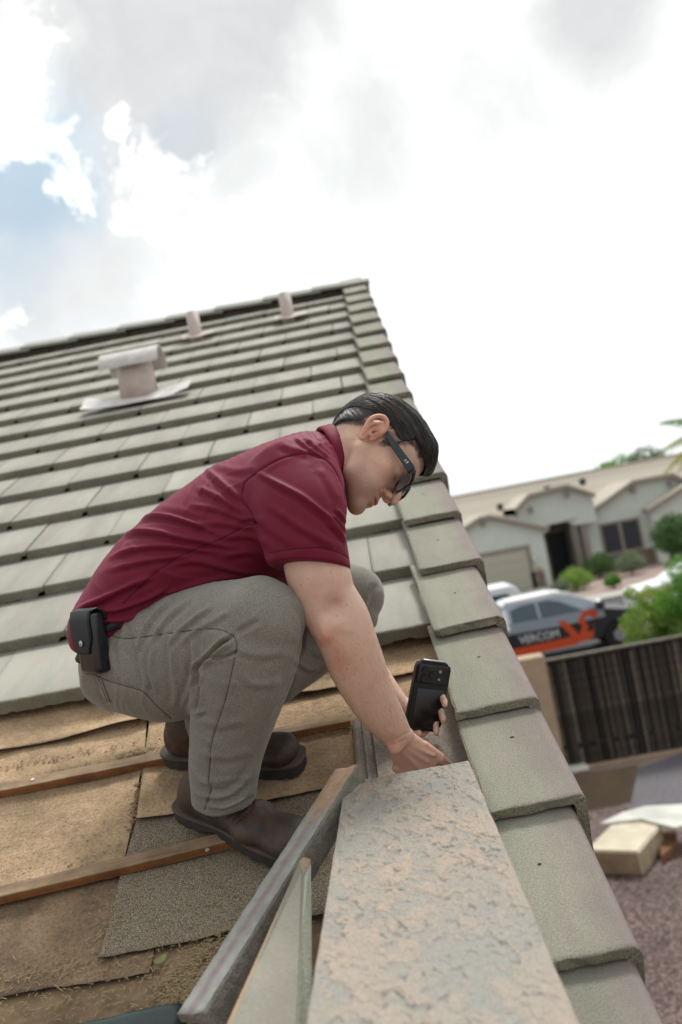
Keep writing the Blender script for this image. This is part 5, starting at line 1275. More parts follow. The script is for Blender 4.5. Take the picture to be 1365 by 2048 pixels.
# hairline: height above which hair grows, as a function of how far forward
yy = np.array([-.14, -.10, -.075, -.045, -.030, -.018, .006, .012, .022, .030, .040, .052, .064, .075, .1]); zz = np.array([-.060, -.052, -.030, -.012, .004, .030, .034, -.004, .002, .016, .034, .052, .056, .054, .05])
zh = np.interp(y, yy, zz); edge = z-zh
fade = np.maximum(smooth(-.012, .012, edge)*(y < .03), smooth(-.006, .003, edge)*.8)*(~ear); tintmix(np.clip(fade*(.75+.5*rng.rand(len(fade))), 0, 1)*.85, (.22, .23, .26))
nape = smooth(-.085, -.045, z)*smooth(-.040, -.075, y); tintmix(np.clip(nape*.35*(.6+.8*rng.rand(len(nape))), 0, 1), (.5, .5, .52))
brow = np.zeros(len(x))
for s in (-1, 1): brow = np.maximum(brow, np.exp(-((z-.0165-.004*np.cos((x*s-.03)*60))/.0035)**2)*(np.abs(x*s-.029) < .019)*(y > .05))
tintmix(brow*.85, (.16, .14, .13))
for s in (-1, 1): tintmix(blob((s*.032, .086, -.0125), (.013, .006, .0016))*.95, (.12, .10, .10))
tintmix(blob((.058, .038, -.012), (.002, .002, .002)), (.5, .35, .3))
HVc = h2q(HV)
# ---- arms and hands in the camera frame
B = SDF()
B.limb([((560, 930), (660, 930), 1.88, .06), ((552, 1000), (680, 1010), 1.80, .055), ((562, 1090), (684, 1090), 1.775, .052), ((569, 1130), (692, 1138), 1.765, .052), ((577, 1160), (704, 1162), 1.762, .052), ((591, 1196), (714, 1195), 1.76, .047),
        ((617, 1246), (740, 1236), 1.757, .044), ((639, 1292), (754, 1275), 1.758, .042), ((660, 1345), (770, 1320), 1.77, .042), ((694, 1402), (787, 1377), 1.79, .037), ((730, 1450), (805, 1416), 1.815, .033), ((772, 1490), (822, 1458), 1.845, .026)], .018, .7)
B.ell(Q(652, 1262, 1.725), (.014, .018, .016), .02)
B.ell(Q(668, 1215, 1.715), (.010, .008, .012), .03, 's')
B.ell(Q(790, 1497, 1.825), (.012, .012, .010), .014)
# right hand: back of the palm, then fingers curled down onto the tile
palm = [((776, 1497), (824, 1462), 1.852, .021), ((788, 1530), (852, 1484), 1.872, .018), ((806, 1566), (884, 1510), 1.895, .016)]
B.limb(palm, .010, .6)
kn = [(880, 1516), (862, 1532), (843, 1547), (822, 1562)]
for i, ((kx, ky), L) in enumerate(zip(kn, (.9, 1.0, .95, .78))):
    a = Q(kx, ky, 1.893+i*.003); m1 = Q(kx+26*L, ky+22*L, 1.915+i*.003); m2 = Q(kx+36*L, ky+46*L, 1.905+i*.003); m3 = Q(kx+36*L, ky+62*L, 1.885+i*.003)
    B.chain([Q(kx-30, ky-26, 1.872), a, m1, m2, m3], [.008, .0105, .0092, .0085, .0072], .004)
B.chain([Q(800, 1500, 1.87), Q(812, 1530, 1.905), Q(838, 1550, 1.925), Q(856, 1560, 1.93)], [.012, .011, .0098, .0082], .006)
for a, b in (((800, 1480), (868, 1512)), ((800, 1488), (856, 1524)), ((798, 1494), (838, 1538))): B.cone(Q(*a, 1.838), Q(*b, 1.872), .0016, .0024, .006)
# left arm, mostly hidden, and the left hand round the phone
B.limb([((560, 940), (650, 940), 2.12, .055), ((590, 1050), (680, 1050), 2.13, .052), ((615, 1150), (700, 1150), 2.13, .048), ((640, 1230), (722, 1225), 2.12, .043), ((680, 1310), (750, 1290), 2.09, .040), ((738, 1390), (792, 1362), 2.06, .033), ((792, 1442), (826, 1410), 2.035, .024)], .018, .7)
B.limb([((795, 1448), (826, 1408), 2.035, .021), ((812, 1458), (846, 1402), 2.022, .017), ((832, 1450), (868, 1396), 2.012, .014)], .010, .6)
PZ = 1.975
for pts, rr_ in (([(850, 1400, 2.012), (872, 1386, 2.008), (884, 1392, 1.992), (889, 1403, 1.975), (890, 1410, 1.965)], [.0085, .0080, .0074, .0069, .0058]),
                 ([(850, 1412, 2.014), (873, 1410, 2.010), (882, 1422, 1.99), (886, 1436, 1.972), (887, 1443, 1.962)], [.0085, .0080, .0074, .0069, .0058]),
                 ([(846, 1428, 2.014), (866, 1430, 2.008), (872, 1445, 1.99), (873, 1460, 1.975), (873, 1468, 1.968)], [.0085, .0078, .0071, .0065, .0054]),
                 ([(836, 1440, 2.018), (850, 1452, 2.015), (852, 1462, 2.00), (846, 1470, 1.992)], [.009, .008, .0072, .006]),
                 ([(806, 1432, 2.02), (812, 1458, 2.0), (826, 1468, 1.985), (838, 1467, 1.975)], [.012, .0110, .0095, .0080])):
    B.chain([Q(*p) for p in pts], rr_, .003)
BV, BF = B.mesh(.0023, 1)
arm_f = [([(632, 1252), (640, 1272), (655, 1290)], 5, 1.2, 'groove'), ([(650, 1225), (668, 1232), (690, 1232)], 7, 1.2, 'groove'), ([(665, 1250), (690, 1258), (712, 1262)], 9, 1.0), ([(790, 1480), (806, 1470), (824, 1462)], 2.2, .7, 'groove'), ([(786, 1490), (804, 1482), (820, 1478)], 2, .5, 'groove'),
         ([(655, 1340), (690, 1390), (740, 1448)], 12, 1.0), ([(700, 1290), (740, 1350), (780, 1420)], 14, 1.2)]
BV = sculpt(BV, BF, arm_f)
bpx, bpyy = project(BV); bt = np.ones((len(BV), 3))
def bl2(cx, cy, rx, ry): return np.exp(-((bpx-cx)/rx)**2-((bpyy-cy)/ry)**2)
def bmix(w, c): global bt; bt = bt*(1-w[:, None])+bt*np.array(c)*w[:, None]
bmix(smooth(1130, 1230, bpyy)*.0+bl2(635, 1160, 70, 60)*.8, (1.05, 1.02, 1.08))
bmix(bl2(655, 1275, 30, 30)*.7, (1.0, .72, .70)); bmix(bl2(680, 1325, 22, 30)*.6*(.5+rng.rand(len(bt))), (.88, .58, .55)); bmix(smooth(1440, 1500, bpyy)*.6, (1.0, .80, .78))
bmix(np.clip(bl2(735, 1400, 60, 60), 0, 1)*.3, (.92, .88, .86))
for c in ((889, 1413), (887, 1445), (873, 1470), (843, 1470)): bmix(bl2(*c, 6, 7)*.5, (1.0, .72, .70))
vb = np.vstack([HVc, BV]); fb_ = np.vstack([HF, BF+len(HVc)]); tb_ = np.vstack([tint, bt])
me = person_mesh('body', vb, fb_, O_MAN); color_attr(me, np.clip(tb_, 0, 1.3)); put('body', me, M['skin'], man, MWM)
# finger nails
def nail_at(px, py, z, wx, wy, nrm_px):
    bm = bmesh.new(); bmesh.ops.create_uvsphere(bm, u_segments=10, v_segments=6, radius=1)
    for v in bm.verts: v.co = Vector((v.co.x*wx, v.co.y*wy, v.co.z*.0012))
    return bm
M['nailm'] = mat('finger_nail', (.72, .50, .42), .3, spec=.5)
for (px, py, z) in ((890, 1409, 1.9585), (888, 1441, 1.9555), (874, 1467, 1.9620)):
    bm = nail_at(px, py, z, .0042, .0055, None); me = bm_mesh('fingernail', bm, True)
    m_ = Matrix(MC.tolist()).to_4x4()@Matrix.Rotation(R(25), 4, 'X')@Matrix.Rotation(R(35), 4, 'Y'); m_.translation = Vector(P(px, py, z)); put('fingernail', me, M['nailm'], man, m_)
# ---- hair: swept back, short at the sides
K = SDF()
K.ell((0, -.020, .044), (.0775, .1000, .083), .02)
K.ell((0, .022, .050), (.0690, .078, .072), .03)
K.ell((0, .050, .078), (.046, .036, .026), .03)
K.ell((0, -.058, .004), (.0655, .056, .064), .03)
KV, KF = K.mesh(.0020, 2)
x, y, z = KV.T; zh = np.interp(y, yy, zz)
keep = (z-zh) > -.001
# front edge: hair ends where the forehead starts
front = (y > .060+.05*np.clip(z-.05, 0, .1)) & (z < .068)
temple = (y > .046) & (z < .060) & (np.abs(x) > .035)
keep &= ~(front & (z < .060)) & ~temple
keep &= ~((np.abs(x) > .060) & (y > -.034) & (y < .006) & (z < .030))
fk = keep[KF].all(1); KF = KF[fk]; used_ = np.unique(KF); rm = np.full(len(KV), -1); rm[used_] = np.arange(len(used_)); KV = KV[used_]; KF = rm[KF]
x, y, z = KV.T; edge = z-np.interp(y, yy, zz)
ang = np.arctan2(x, z-.01); N_ = normals(KV, KF)
clump = np.array([noise.noise(Vector((a*9+.6*noise.noise(Vector((yy_*14, a*2, 3))), yy_*6, 1)))+.6*noise.noise(Vector((a*24, yy_*7, 5)))+.35*noise.noise(Vector((a*52, yy_*8, 9))) for a, yy_ in zip(ang, y)])
# short near the edge, so the hair tucks to the scalp there
e = edges_of(KF); bcount = np.zeros(len(KV)); 
from_e = np.concatenate([KF[:, [i, (i+1) % 4]] for i in range(4)]); key = np.sort(from_e, 1); kk = key[:, 0].astype(np.int64)*len(KV)+key[:, 1]; uq, ct_ = np.unique(kk, return_counts=True)
bd = uq[ct_ == 1]; bm_ = np.zeros(len(KV)); bm_[(bd//len(KV)).astype(int)] = 1; bm_[(bd % len(KV)).astype(int)] = 1
dist = bm_.copy()
prox = bm_.copy()[:, None].repeat(3, 1)
for _ in range(8): prox = lap(prox, KF, .8, None, e)*1.0; prox[bm_ > 0] = 1
pr = prox[:, 0]
side = smooth(.045, .070, np.abs(x))*smooth(.05, .02, z)
backl = smooth(-.03, -.06, y)*smooth(.06, .03, z)
KV = KV+N_*(clump*.0040*(1-side)*(1-pr)*(1-.75*backl)-(.0065*pr)-.003*side)[:, None]
lift = smooth(.03, .07, y)*smooth(.03, .07, z); KV = KV+np.outer(lift*(.0040+.004*clump), [0, .5, .8])
hq = h2q(KV); mh = person_mesh('hair', hq, KF, O_MAN)
uvl = mh.uv_layers.new(name='strand'); li = np.zeros(len(mh.loops), np.int32); mh.loops.foreach_get('vertex_index', li)
sw = ang+.25*np.array([noise.noise(Vector((b*10, a*1.5, 7))) for a, b in zip(ang, y)])*.4
uvv = np.c_[sw/math.pi, y*3][li].astype(np.float32); uvl.data.foreach_set('uv', uvv.ravel())
put('hair', mh, M['hair'], man, MWM)
# loose strands combed back over the top
bm = bmesh.new(); rr = random.Random(4)
bv_pts = KV; idxs = np.where((pr < .5) & (z > .01) & (side < .6))[0]
from mathutils.kdtree import KDTree
kd = KDTree(len(KV)); [kd.insert(Vector(v), i) for i, v in enumerate(KV)]; kd.balance()
for q in range(2600):
    i = int(idxs[rr.randrange(len(idxs))]); a0 = ang[i]; p0 = KV[i].copy(); pts = []
    for s_ in range(9):
        co, j, d_ = kd.find(Vector(p0)); nn = N_[j]; base_ = np.array(co)+nn*(.0006+rr.uniform(0, .0012)); pts.append(Vector(h2q(base_)))
        dirv = np.array([.10*p0[0]/.07, -1, -.05-max(0, (-.03-p0[1])*14)]); dirv = dirv-nn*dirv.dot(nn); p0 = np.array(co)+nrm(dirv)*.007
        if pr[j] > .85: break
    if len(pts) > 4:
        w = [.00042*(1-abs(2*k/(len(pts)-1)-1)**3)+.00008 for k in range(len(pts))]; nf_ = len(bm.faces); tube(bm, pts, w, 3, False)
        if rr.random() < .3:
            bm.faces.ensure_lookup_table()
            for fi in range(nf_, len(bm.faces)): bm.faces[fi].material_index = 1
# short clipped hairs along the hairline, so it thins into skin
kd3 = KDTree(len(HV)); [kd3.insert(Vector(v), i) for i, v in enumerate(HV)]; kd3.balance(); HN = normals(HV, HF)
hx3, hy3, hz3 = HV.T; ed3 = hz3-np.interp(hy3, yy, zz)
cand = np.where((ed3 > -.007) & (ed3 < .014) & (hy3 < .078) & (hy3 > -.11) & (np.abs(hx3) > .012) & ~((np.abs(hx3) > .0765) & (np.abs(hy3+.014) < .033)))[0]
for q in range(5200):
    i = int(cand[rr.randrange(len(cand))])
    if rr.random() > .25+.75*float(smooth(-.008, .004, ed3[i])): continue
    n3 = HN[i]; hy_ = HV[i][1]; d3 = np.array([rr.gauss(0, .15), -1 if hy_ < .02 or HV[i][2] > .045 else -.3, -.5 if HV[i][2] < .04 else .3]); d3 = nrm(d3-n3*d3.dot(n3)); p3 = HV[i]+np.array([rr.uniform(-.001, .001), rr.uniform(-.001, .001), rr.uniform(-.001, .001)]); L3 = rr.uniform(.003, .008)
    tube(bm, [Vector(h2q(p3-n3*.0004)), Vector(h2q(p3+d3*L3*.6+n3*.0010)), Vector(h2q(p3+d3*L3+n3*.0008))], [.00019, .00015, .00006], 3, False)
BN = normals(BV, BF); bpx2, bpy2 = project(BV); arm_i = np.where((bpy2 > 1270) & (bpy2 < 1490) & (-BV[:, 2] < 1.86) & (BN[:, 2] > -.2))[0]
nf0 = len(bm.faces)
for q in range(650):
    i = int(arm_i[rr.randrange(len(arm_i))]); n3 = BN[i]; d3 = np.array([.35+rr.gauss(0, .25), -.9+rr.gauss(0, .25), rr.gauss(0, .2)]); d3 = nrm(d3-n3*d3.dot(n3)); L3 = rr.uniform(.006, .013)
    tube(bm, [Vector(BV[i]), Vector(BV[i]+d3*L3*.5+n3*.0012), Vector(BV[i]+d3*L3+n3*.0010)], [.00007, .00006, .00003], 3, False)
bm.faces.ensure_lookup_table()
for fi in range(nf0, len(bm.faces)): bm.faces[fi].material_index = 1
ms = bm_mesh('hair_strands', bm, True)
for v in ms.vertices: v.co = Vector(to_world(np.array([v.co[:]]))[0]-O_MAN)
M['strand'] = mat('hair_strand', (.022, .016, .013), .3, spec=.6)
M['strand2'] = mat('lighter_hair_strand', (.075, .06, .05), .3, spec=.6)  # paler colour paints highlight lines into the hair; arm hairs share it
o_ = put('hair_strands', ms, [M['strand'], M['strand2']], man, MWM, 'stuff')
from mathutils.bvhtree import BVHTree
def seams(V, Fc, lines, name, m, rad=.0007):  # dark tubes: seam thread, with the crease shadow put into the colour
    bvh = BVHTree.FromPolygons([Vector(v) for v in V], [tuple(int(i) for i in f) for f in Fc])
    for ln in lines:
        pl = catmull(ln, max(8, len(ln)*7)); pts = []; runs = []; last = None
        for px, py in pl:
            d = Vector(Q(px, py, 1.)).normalized(); hit = bvh.ray_cast(Vector((0, 0, 0)), d)
            if hit[0] is None: continue
            if last is not None and (hit[0]-last).length > .03: runs.append(pts); pts = []
            pts.append(Vector(to_world(np.array([hit[0]-d*.0001]))[0]-O_MAN)); last = hit[0]
        runs.append(pts); bm = bmesh.new()
        for r_ in runs:
            if len(r_) > 2: tube(bm, r_, rad, 5, False)
        if len(bm.verts): put(name, bm_mesh(name, bm, True), m, man, MWM)
        else: bm.free()
M['seam_shirt'] = mat('maroon_seam_shadow', (.045, .004, .010), .8)
M['seam_pants'] = mat('grey_seam_shadow', (.075, .068, .055), .9)
# ---- shirt
S = SDF()
S.limb([((152, 1278), (262, 1296), 1.99, .155), ((150, 1225), (290, 1275), 1.99, .168), ((190, 1148), (345, 1262), 1.985, .168), ((250, 1072), (405, 1232), 1.98, .165), ((340, 994), (480, 1208), 1.975, .172),
        ((440, 925), (570, 1180), 1.975, .182), ((530, 881), (640, 1085), 1.98, .182), ((592, 863), (680, 1010), 1.985, .150), ((638, 868), (688, 975), 1.985, .095)], .03, .3, 3, .45)
S.ell(Q(600, 968, 1.855), (.078, .080, .075), .05); S.ell(Q(600, 940, 2.11), (.070, .070, .070), .05)
S.limb([((508, 958), (652, 912), 1.86, .072), ((502, 1020), (693, 1000), 1.80, .074), ((520, 1072), (692, 1062), 1.775, .072), ((541, 1128), (701, 1137), 1.765, .068), ((556, 1190), (708, 1200), 1.765, .066)], .022, .5)
S.limb([((560, 930), (650, 930), 2.12, .068), ((590, 1040), (684, 1040), 2.13, .064), ((605, 1100), (690, 1100), 2.13, .060)], .03, .4)
# cut the near sleeve open at the cuff (only in front of the ribs)
c0, c1, c2 = Q(543, 1134, 1.775), Q(699, 1142, 1.775), Q(621, 1119, 1.70); cn = nrm(np.cross(c1-c0, c2-c0)); cn = cn if cn[1] < 0 else -cn
def sleeve_cut(X, Y, Z):
    d = (X-c0[0])*cn[0]+(Y-c0[1])*cn[1]+(Z-c0[2])*cn[2]      # positive below the cuff
    zr = Z+1.845                                                 # positive in front (nearer than 1.845)
    xr_ = X-Q(500, 1100, 1.77)[0]
    return np.maximum(np.maximum(-d, -zr), -xr_)
S.add(sleeve_cut, Q(480, 1260, 1.6)-.05, Q(740, 1100, 1.9)+.08, .002, 's')
SV, SF = S.mesh(.0036, 2)
print('shirt', len(SV))
fo = [
 ([(250, 1068), (264, 1046), (296, 1033), (331, 1032), (384, 1046), (436, 1067)], 5.5, 5.0), ([(228, 1098), (243, 1072), (271, 1063), (317, 1065), (366, 1076), (412, 1083), (470, 1095)], 6, 5.0),
 ([(215, 1118), (261, 1100), (317, 1093), (373, 1095), (430, 1104)], 6, 4), ([(222, 1140), (278, 1125), (331, 1116), (380, 1112)], 6, 3.2), ([(345, 1127), (401, 1123), (472, 1141), (540, 1150)], 7, 3),
 ([(150, 1222), (208, 1197), (261, 1172), (303, 1155)], 6, 5), ([(201, 1222), (236, 1220), (290, 1200), (330, 1180)], 5, 4.5), ([(208, 1242), (261, 1238), (310, 1218)], 5, 4.5), ([(230, 1252), (280, 1246), (320, 1226)], 5, 3),
 ([(366, 1172), (436, 1158), (489, 1155), (560, 1166)], 6, 3.5), ([(330, 1190), (390, 1170), (440, 1166)], 5, 2.5), ([(300, 1010), (360, 1020), (420, 1030)], 10, 1.5),
 ([(400, 925), (440, 962), (485, 1000)], 7, 3.2), ([(395, 975), (440, 995), (487, 1027)], 7, 3.2), ([(380, 1010), (440, 1020), (500, 1044)], 7, 2.6), ([(380, 1050), (440, 1046), (505, 1056)], 7, 2.0), ([(420, 925), (470, 940), (515, 935)], 8, 1.6),
 ([(430, 1075), (500, 1072), (535, 1090)], 8, 2), ([(450, 1110), (510, 1105), (550, 1130)], 8, 2.5), ([(480, 1050), (505, 1044), (515, 1058)], 5, 3, 'groove'),
 ([(513, 944), (549, 964), (600, 991), (632, 1014), (664, 1042), (690, 1076)], 6, 4.0), ([(540, 1010), (589, 1046), (632, 1072), (670, 1093)], 9, 2.6), ([(672, 1018), (684, 1032), (693, 1048)], 4, 2.6), ([(664, 1030), (682, 1048), (692, 1066)], 4, 2.6), ([(655, 1045), (676, 1062), (691, 1086)], 4, 2.2),
 ([(520, 1030), (545, 1060), (590, 1092)], 10, 1.6), ([(640, 935), (660, 965), (676, 1000)], 8, 1.6),
 ([(600, 866), (632, 893), (660, 914)], 4, 2.5), ([(616, 862), (642, 889), (666, 908)], 4, 2.5), ([(588, 872), (620, 898), (650, 914)], 4, 2.0), ([(632, 862), (650, 884), (668, 900)], 4, 2.0), ([(560, 888), (590, 898), (620, 905)], 8, 1.5),
 ([(486, 978), (492, 963), (515, 944), (549, 923), (589, 909), (621, 908), (642, 914), (659, 925), (674, 946), (685, 972), (691, 1001)], 2.6, 2.2, 'seam'),
 ([(486, 978), (484, 1000), (500, 1022), (513, 1050)], 2.4, 2.2, 'seam'),
 ([(247, 1207), (278, 1176), (317, 1141), (366, 1109), (436, 1081), (489, 1053), (512, 1047)], 2.4, 2.2, 'seam'),
 ([(538, 1106), (579, 1099), (621, 1095), (653, 1097), (685, 1108), (696, 1116)], 2.2, 1.2, 'seam'),
]
fo = [(f[0], f[1]*.85, f[2]*(1.0 if len(f) > 3 and f[3] == 'seam' else 1.7), *f[3:]) for f in fo]; SV = sculpt(SV, SF, fo)
gz_ = lambda cx, cy, rx, ry: (lambda X, Y: np.exp(-((X-cx)/rx)**4-((Y-cy)/ry)**4))
SV = wrinkles(SV, SF, [(gz_(300, 1150, 150, 90), (.35, .94), 26, 5, 2.6, 1), (gz_(440, 1010, 80, 70), (-.5, .85), 22, 5, 1.6, 2), (gz_(620, 1060, 75, 60), (-.55, .83), 20, 4, 1.5, 3), (gz_(640, 890, 40, 40), (-.6, .8), 34, 6, 1.5, 4)])
seams(SV, SF, [f[0] for f in fo if len(f) > 3 and f[3] == 'seam'], 'seam', M['seam_shirt'])
me = person_mesh('shirt', SV, SF, O_MAN); put('shirt', me, M['shirt'], man, MWM)
# collar: a band folded round the neck
def ring(cx, cy, z, ua, ub, a, b, n=72):
    c = Q(cx, cy, z); u = nrm(ua); v = nrm(np.array(ub)-u*np.dot(ub, u)); return [c+u*a*math.cos(t)+v*b*math.sin(t) for t in np.linspace(0, 2*math.pi, n, endpoint=False)]
ud = Q(700, 1004, 1.985)-Q(663, 848, 1.985); vd = np.array([.25, .05, 1.])
rings = [ring(676, 932, 1.985, ud, vd, .078, .060), ring(681, 925, 1.985, ud, vd, .0835, .069), ring(679, 925, 1.985, ud, vd, .0855, .0725), ring(670, 930, 1.986, ud, vd, .088, .080), ring(658, 937, 1.987, ud, vd, .092, .089), ring(655, 939, 1.987, ud, vd, .091, .087), ring(660, 938, 1.987, ud, vd, .083, .078)]
V = np.array([p for r_ in rings for p in r_]); n = 72; Fq = np.array([(i*n+k, i*n+(k+1) % n, (i+1)*n+(k+1) % n, (i+1)*n+k) for i in range(len(rings)-1) for k in range(n)])
V = V+np.array([[.0012*noise.noise(Vector(p)*40) for _ in range(3)] for p in V])
me = person_mesh('collar', V, Fq, O_MAN); bm = bmesh.new(); bm.from_mesh(me); bmesh.ops.subdivide_edges(bm, edges=bm.edges[:], cuts=1, smooth=.6); bmesh.ops.recalc_face_normals(bm, faces=bm.faces); bm.to_mesh(me); bm.free()
me.polygons.foreach_set('use_smooth', [True]*len(me.polygons)); put('collar', me, M['shirt'], man, MWM)
# ---- trousers
T = SDF()
# near thigh, hip and buttock
T.ell(Q(248, 1322, 2.03), (.088, .098, .17), .04)
T.limb([((222, 1238), (196, 1392), 1.925, .085), ((245, 1228), (228, 1418), 1.92, .09), ((290, 1206), (275, 1436), 1.90, .098), ((345, 1186), (335, 1440), 1.87, .098), ((400, 1169), (395, 1400), 1.835, .094), ((460, 1159), (468, 1345), 1.79, .090), ((515, 1160), (525, 1330), 1.76, .084)], .03, .35, 3, .7)
T.ell(Q(530, 1240, 1.745), (.078, .079, .076), .03)
T.limb([((412, 1290), (606, 1262), 1.745, .075), ((394, 1340), (590, 1335), 1.76, .078), ((386, 1400), (566, 1392), 1.78, .074), ((380, 1460), (543, 1450), 1.80, .069), ((378, 1520), (524, 1520), 1.82, .066), ((382, 1580), (514, 1575), 1.84, .063), ((388, 1640), (510, 1632), 1.85, .060)], .014, .5, 3)
# pelvis across and far thigh, knee and shin
T.limb([((300, 1215), (300, 1410), 2.12, .10), ((420, 1165), (440, 1330), 2.16, .09), ((560, 1130), (575, 1280), 2.19, .085), ((680, 1127), (675, 1255), 2.21, .075)], .03, .3, 3, .7)
T.ell(Q(705, 1192, 2.205), (.078, .074, .078), .03)
T.limb([((640, 1190), (762, 1235), 2.195, .070), ((600, 1250), (690, 1315), 2.17, .068), ((540, 1310), (622, 1365), 2.13, .066), ((470, 1360), (548, 1418), 2.08, .064), ((392, 1398), (460, 1470), 2.035, .060), ((355, 1420), (415, 1480), 2.02, .056)], .014, .5, 3, .4)
c0, c1, c2 = Q(385, 1600, 1.85), Q(512, 1590, 1.85), Q(436, 1634, 1.785); n_ = nrm(np.cross(c1-c0, c2-c0)); n_ = n_ if n_[1] < 0 else -n_
def cuff_cut(X, Y, Z): return np.maximum(-((X-c0[0])*n_[0]+(Y-c0[1])*n_[1]+(Z-c0[2])*n_[2]), -(Z+1.935))
T.add(cuff_cut, Q(340, 1720, 1.7)-.05, Q(560, 1570, 1.95)+.08, .003, 's')
TV, TF = T.mesh(.0036, 2)
print('trousers', len(TV))
pf = [
 ([(271, 1313), (280, 1280), (293, 1251), (316, 1222), (346, 1194)], 5, 3.6), ([(300, 1300), (307, 1277), (324, 1250), (346, 1226), (386, 1194)], 5, 3.2), ([(337, 1295), (352, 1268), (381, 1242), (425, 1211)], 5, 2.6), ([(360, 1290), (385, 1265), (430, 1240), (460, 1222)], 6, 2.0),
 ([(272, 1282), (285, 1335), (298, 1379)], 6, 3), ([(311, 1282), (302, 1335), (315, 1387)], 6, 3.2), ([(345, 1280), (345, 1330), (352, 1385), (348, 1415)], 7, 2.2), ([(381, 1277), (390, 1317), (381, 1370), (364, 1414)], 6, 2.6), ([(238, 1285), (245, 1330), (255, 1370)], 7, 2.2), ([(200, 1350), (208, 1385), (222, 1405)], 5, 2),
 ([(256, 1240), (246, 1262), (240, 1300)], 5, 2.4), ([(222, 1300), (232, 1340), (240, 1360)], 7, 2),
 ([(392, 1372), (398, 1352), (396, 1335), (416, 1315), (443, 1288), (467, 1272)], 4, 8.0, 'groove'), ([(418, 1316), (450, 1314), (476, 1302)], 3.5, 4.5, 'groove'), ([(408, 1330), (438, 1302), (462, 1288)], 6, 4.0, 'ridge'), ([(474, 1266), (496, 1254), (520, 1240)], 6, 2.6, 'groove'),
 ([(396, 1372), (394, 1400), (386, 1425)], 5, 7, 'groove'), ([(384, 1424), (395, 1428), (410, 1420)], 4, 3),
 ([(586, 1210), (604, 1238), (606, 1275), (590, 1330)], 6, 2.2, 'groove'), ([(590, 1345), (575, 1385), (556, 1420)], 5, 2.8, 'groove'), ([(560, 1350), (548, 1395), (536, 1440)], 7, 2.2),
 ([(475, 1300), (520, 1310), (565, 1300)], 9, 1.8), ([(480, 1350), (520, 1370), (560, 1360)], 9, 1.6), ([(400, 1440), (440, 1452), (490, 1440)], 9, 1.6), ([(395, 1500), (450, 1515), (505, 1500)], 9, 1.6),
 ([(516, 1520), (492, 1560), (455, 1590), (420, 1592)], 7, 3.2), ([(506, 1570), (475, 1600), (441, 1612), (405, 1605)], 6, 3.4), ([(385, 1530), (400, 1556), (418, 1570)], 5, 2.4), ([(384, 1570), (400, 1590), (420, 1600)], 5, 2.6), ([(440, 1616), (480, 1598), (508, 1585)], 4, 2.6),
 ([(223, 1271), (254, 1277), (320, 1269), (408, 1258), (443, 1260), (467, 1271)], 2.4, 1.6, 'seam'), ([(467, 1271), (474, 1291), (465, 1339), (452, 1396), (438, 1440), (425, 1480), (421, 1515), (418, 1562), (423, 1575), (410, 1619)], 2.6, 2.4, 'seam'),
 ([(170, 1339), (205, 1357), (245, 1370), (285, 1383), (311, 1409), (342, 1436)], 2.6, 2.4, 'seam'), ([(196, 1352), (206, 1380), (215, 1404)], 2.4, 1.6, 'seam'), ([(201, 1352), (212, 1380), (221, 1404)], 2.4, 1.4, 'seam'),
 ([(700, 1210), (730, 1195), (755, 1168)], 7, 3, 'groove'), ([(725, 1235), (732, 1210), (740, 1190)], 4, 2.5), ([(620, 1300), (650, 1310), (680, 1290)], 7, 2.6), ([(590, 1320), (620, 1340), (640, 1330)], 6, 2.6),
 ([(392, 1626), (440, 1660), (470, 1650), (512, 1605)], 2.4, 1.2, 'seam'),
]
pf = [(f[0], f[1]*.9, f[2]*(1.0 if len(f) > 3 and f[3] in ('seam',) else 1.7), *f[3:]) for f in pf]; TV = sculpt(TV, TF, pf)
TV = wrinkles(TV, TF, [(gz_(320, 1290, 110, 90), (.88, .47), 24, 5, 3.0, 1), (gz_(260, 1380, 90, 50), (1, .1), 24, 5, 2.4, 2), (gz_(450, 1530, 80, 90), (.15, 1), 22, 5, 2.6, 3), (gz_(500, 1360, 90, 60), (.5, .85), 16, 4, 2.0, 4), (gz_(445, 1600, 70, 40), (.2, 1), 34, 6, 2.2, 5), (gz_(650, 1290, 90, 80), (.6, .8), 22, 5, 2.4, 6)])
TN = normals(TV, TF); wr = np.array([noise.noise(Vector((p[0]*22, p[1]*16, p[2]*22))) for p in TV]); TV = TV+TN*(wr*.0016)[:, None]
seams(TV, TF, [f[0] for f in pf if len(f) > 3 and f[3] == 'seam'], 'seam', M['seam_pants'], .0008)
me = person_mesh('trousers', TV, TF, O_MAN); put('trousers', me, M['pants'], man, MWM)
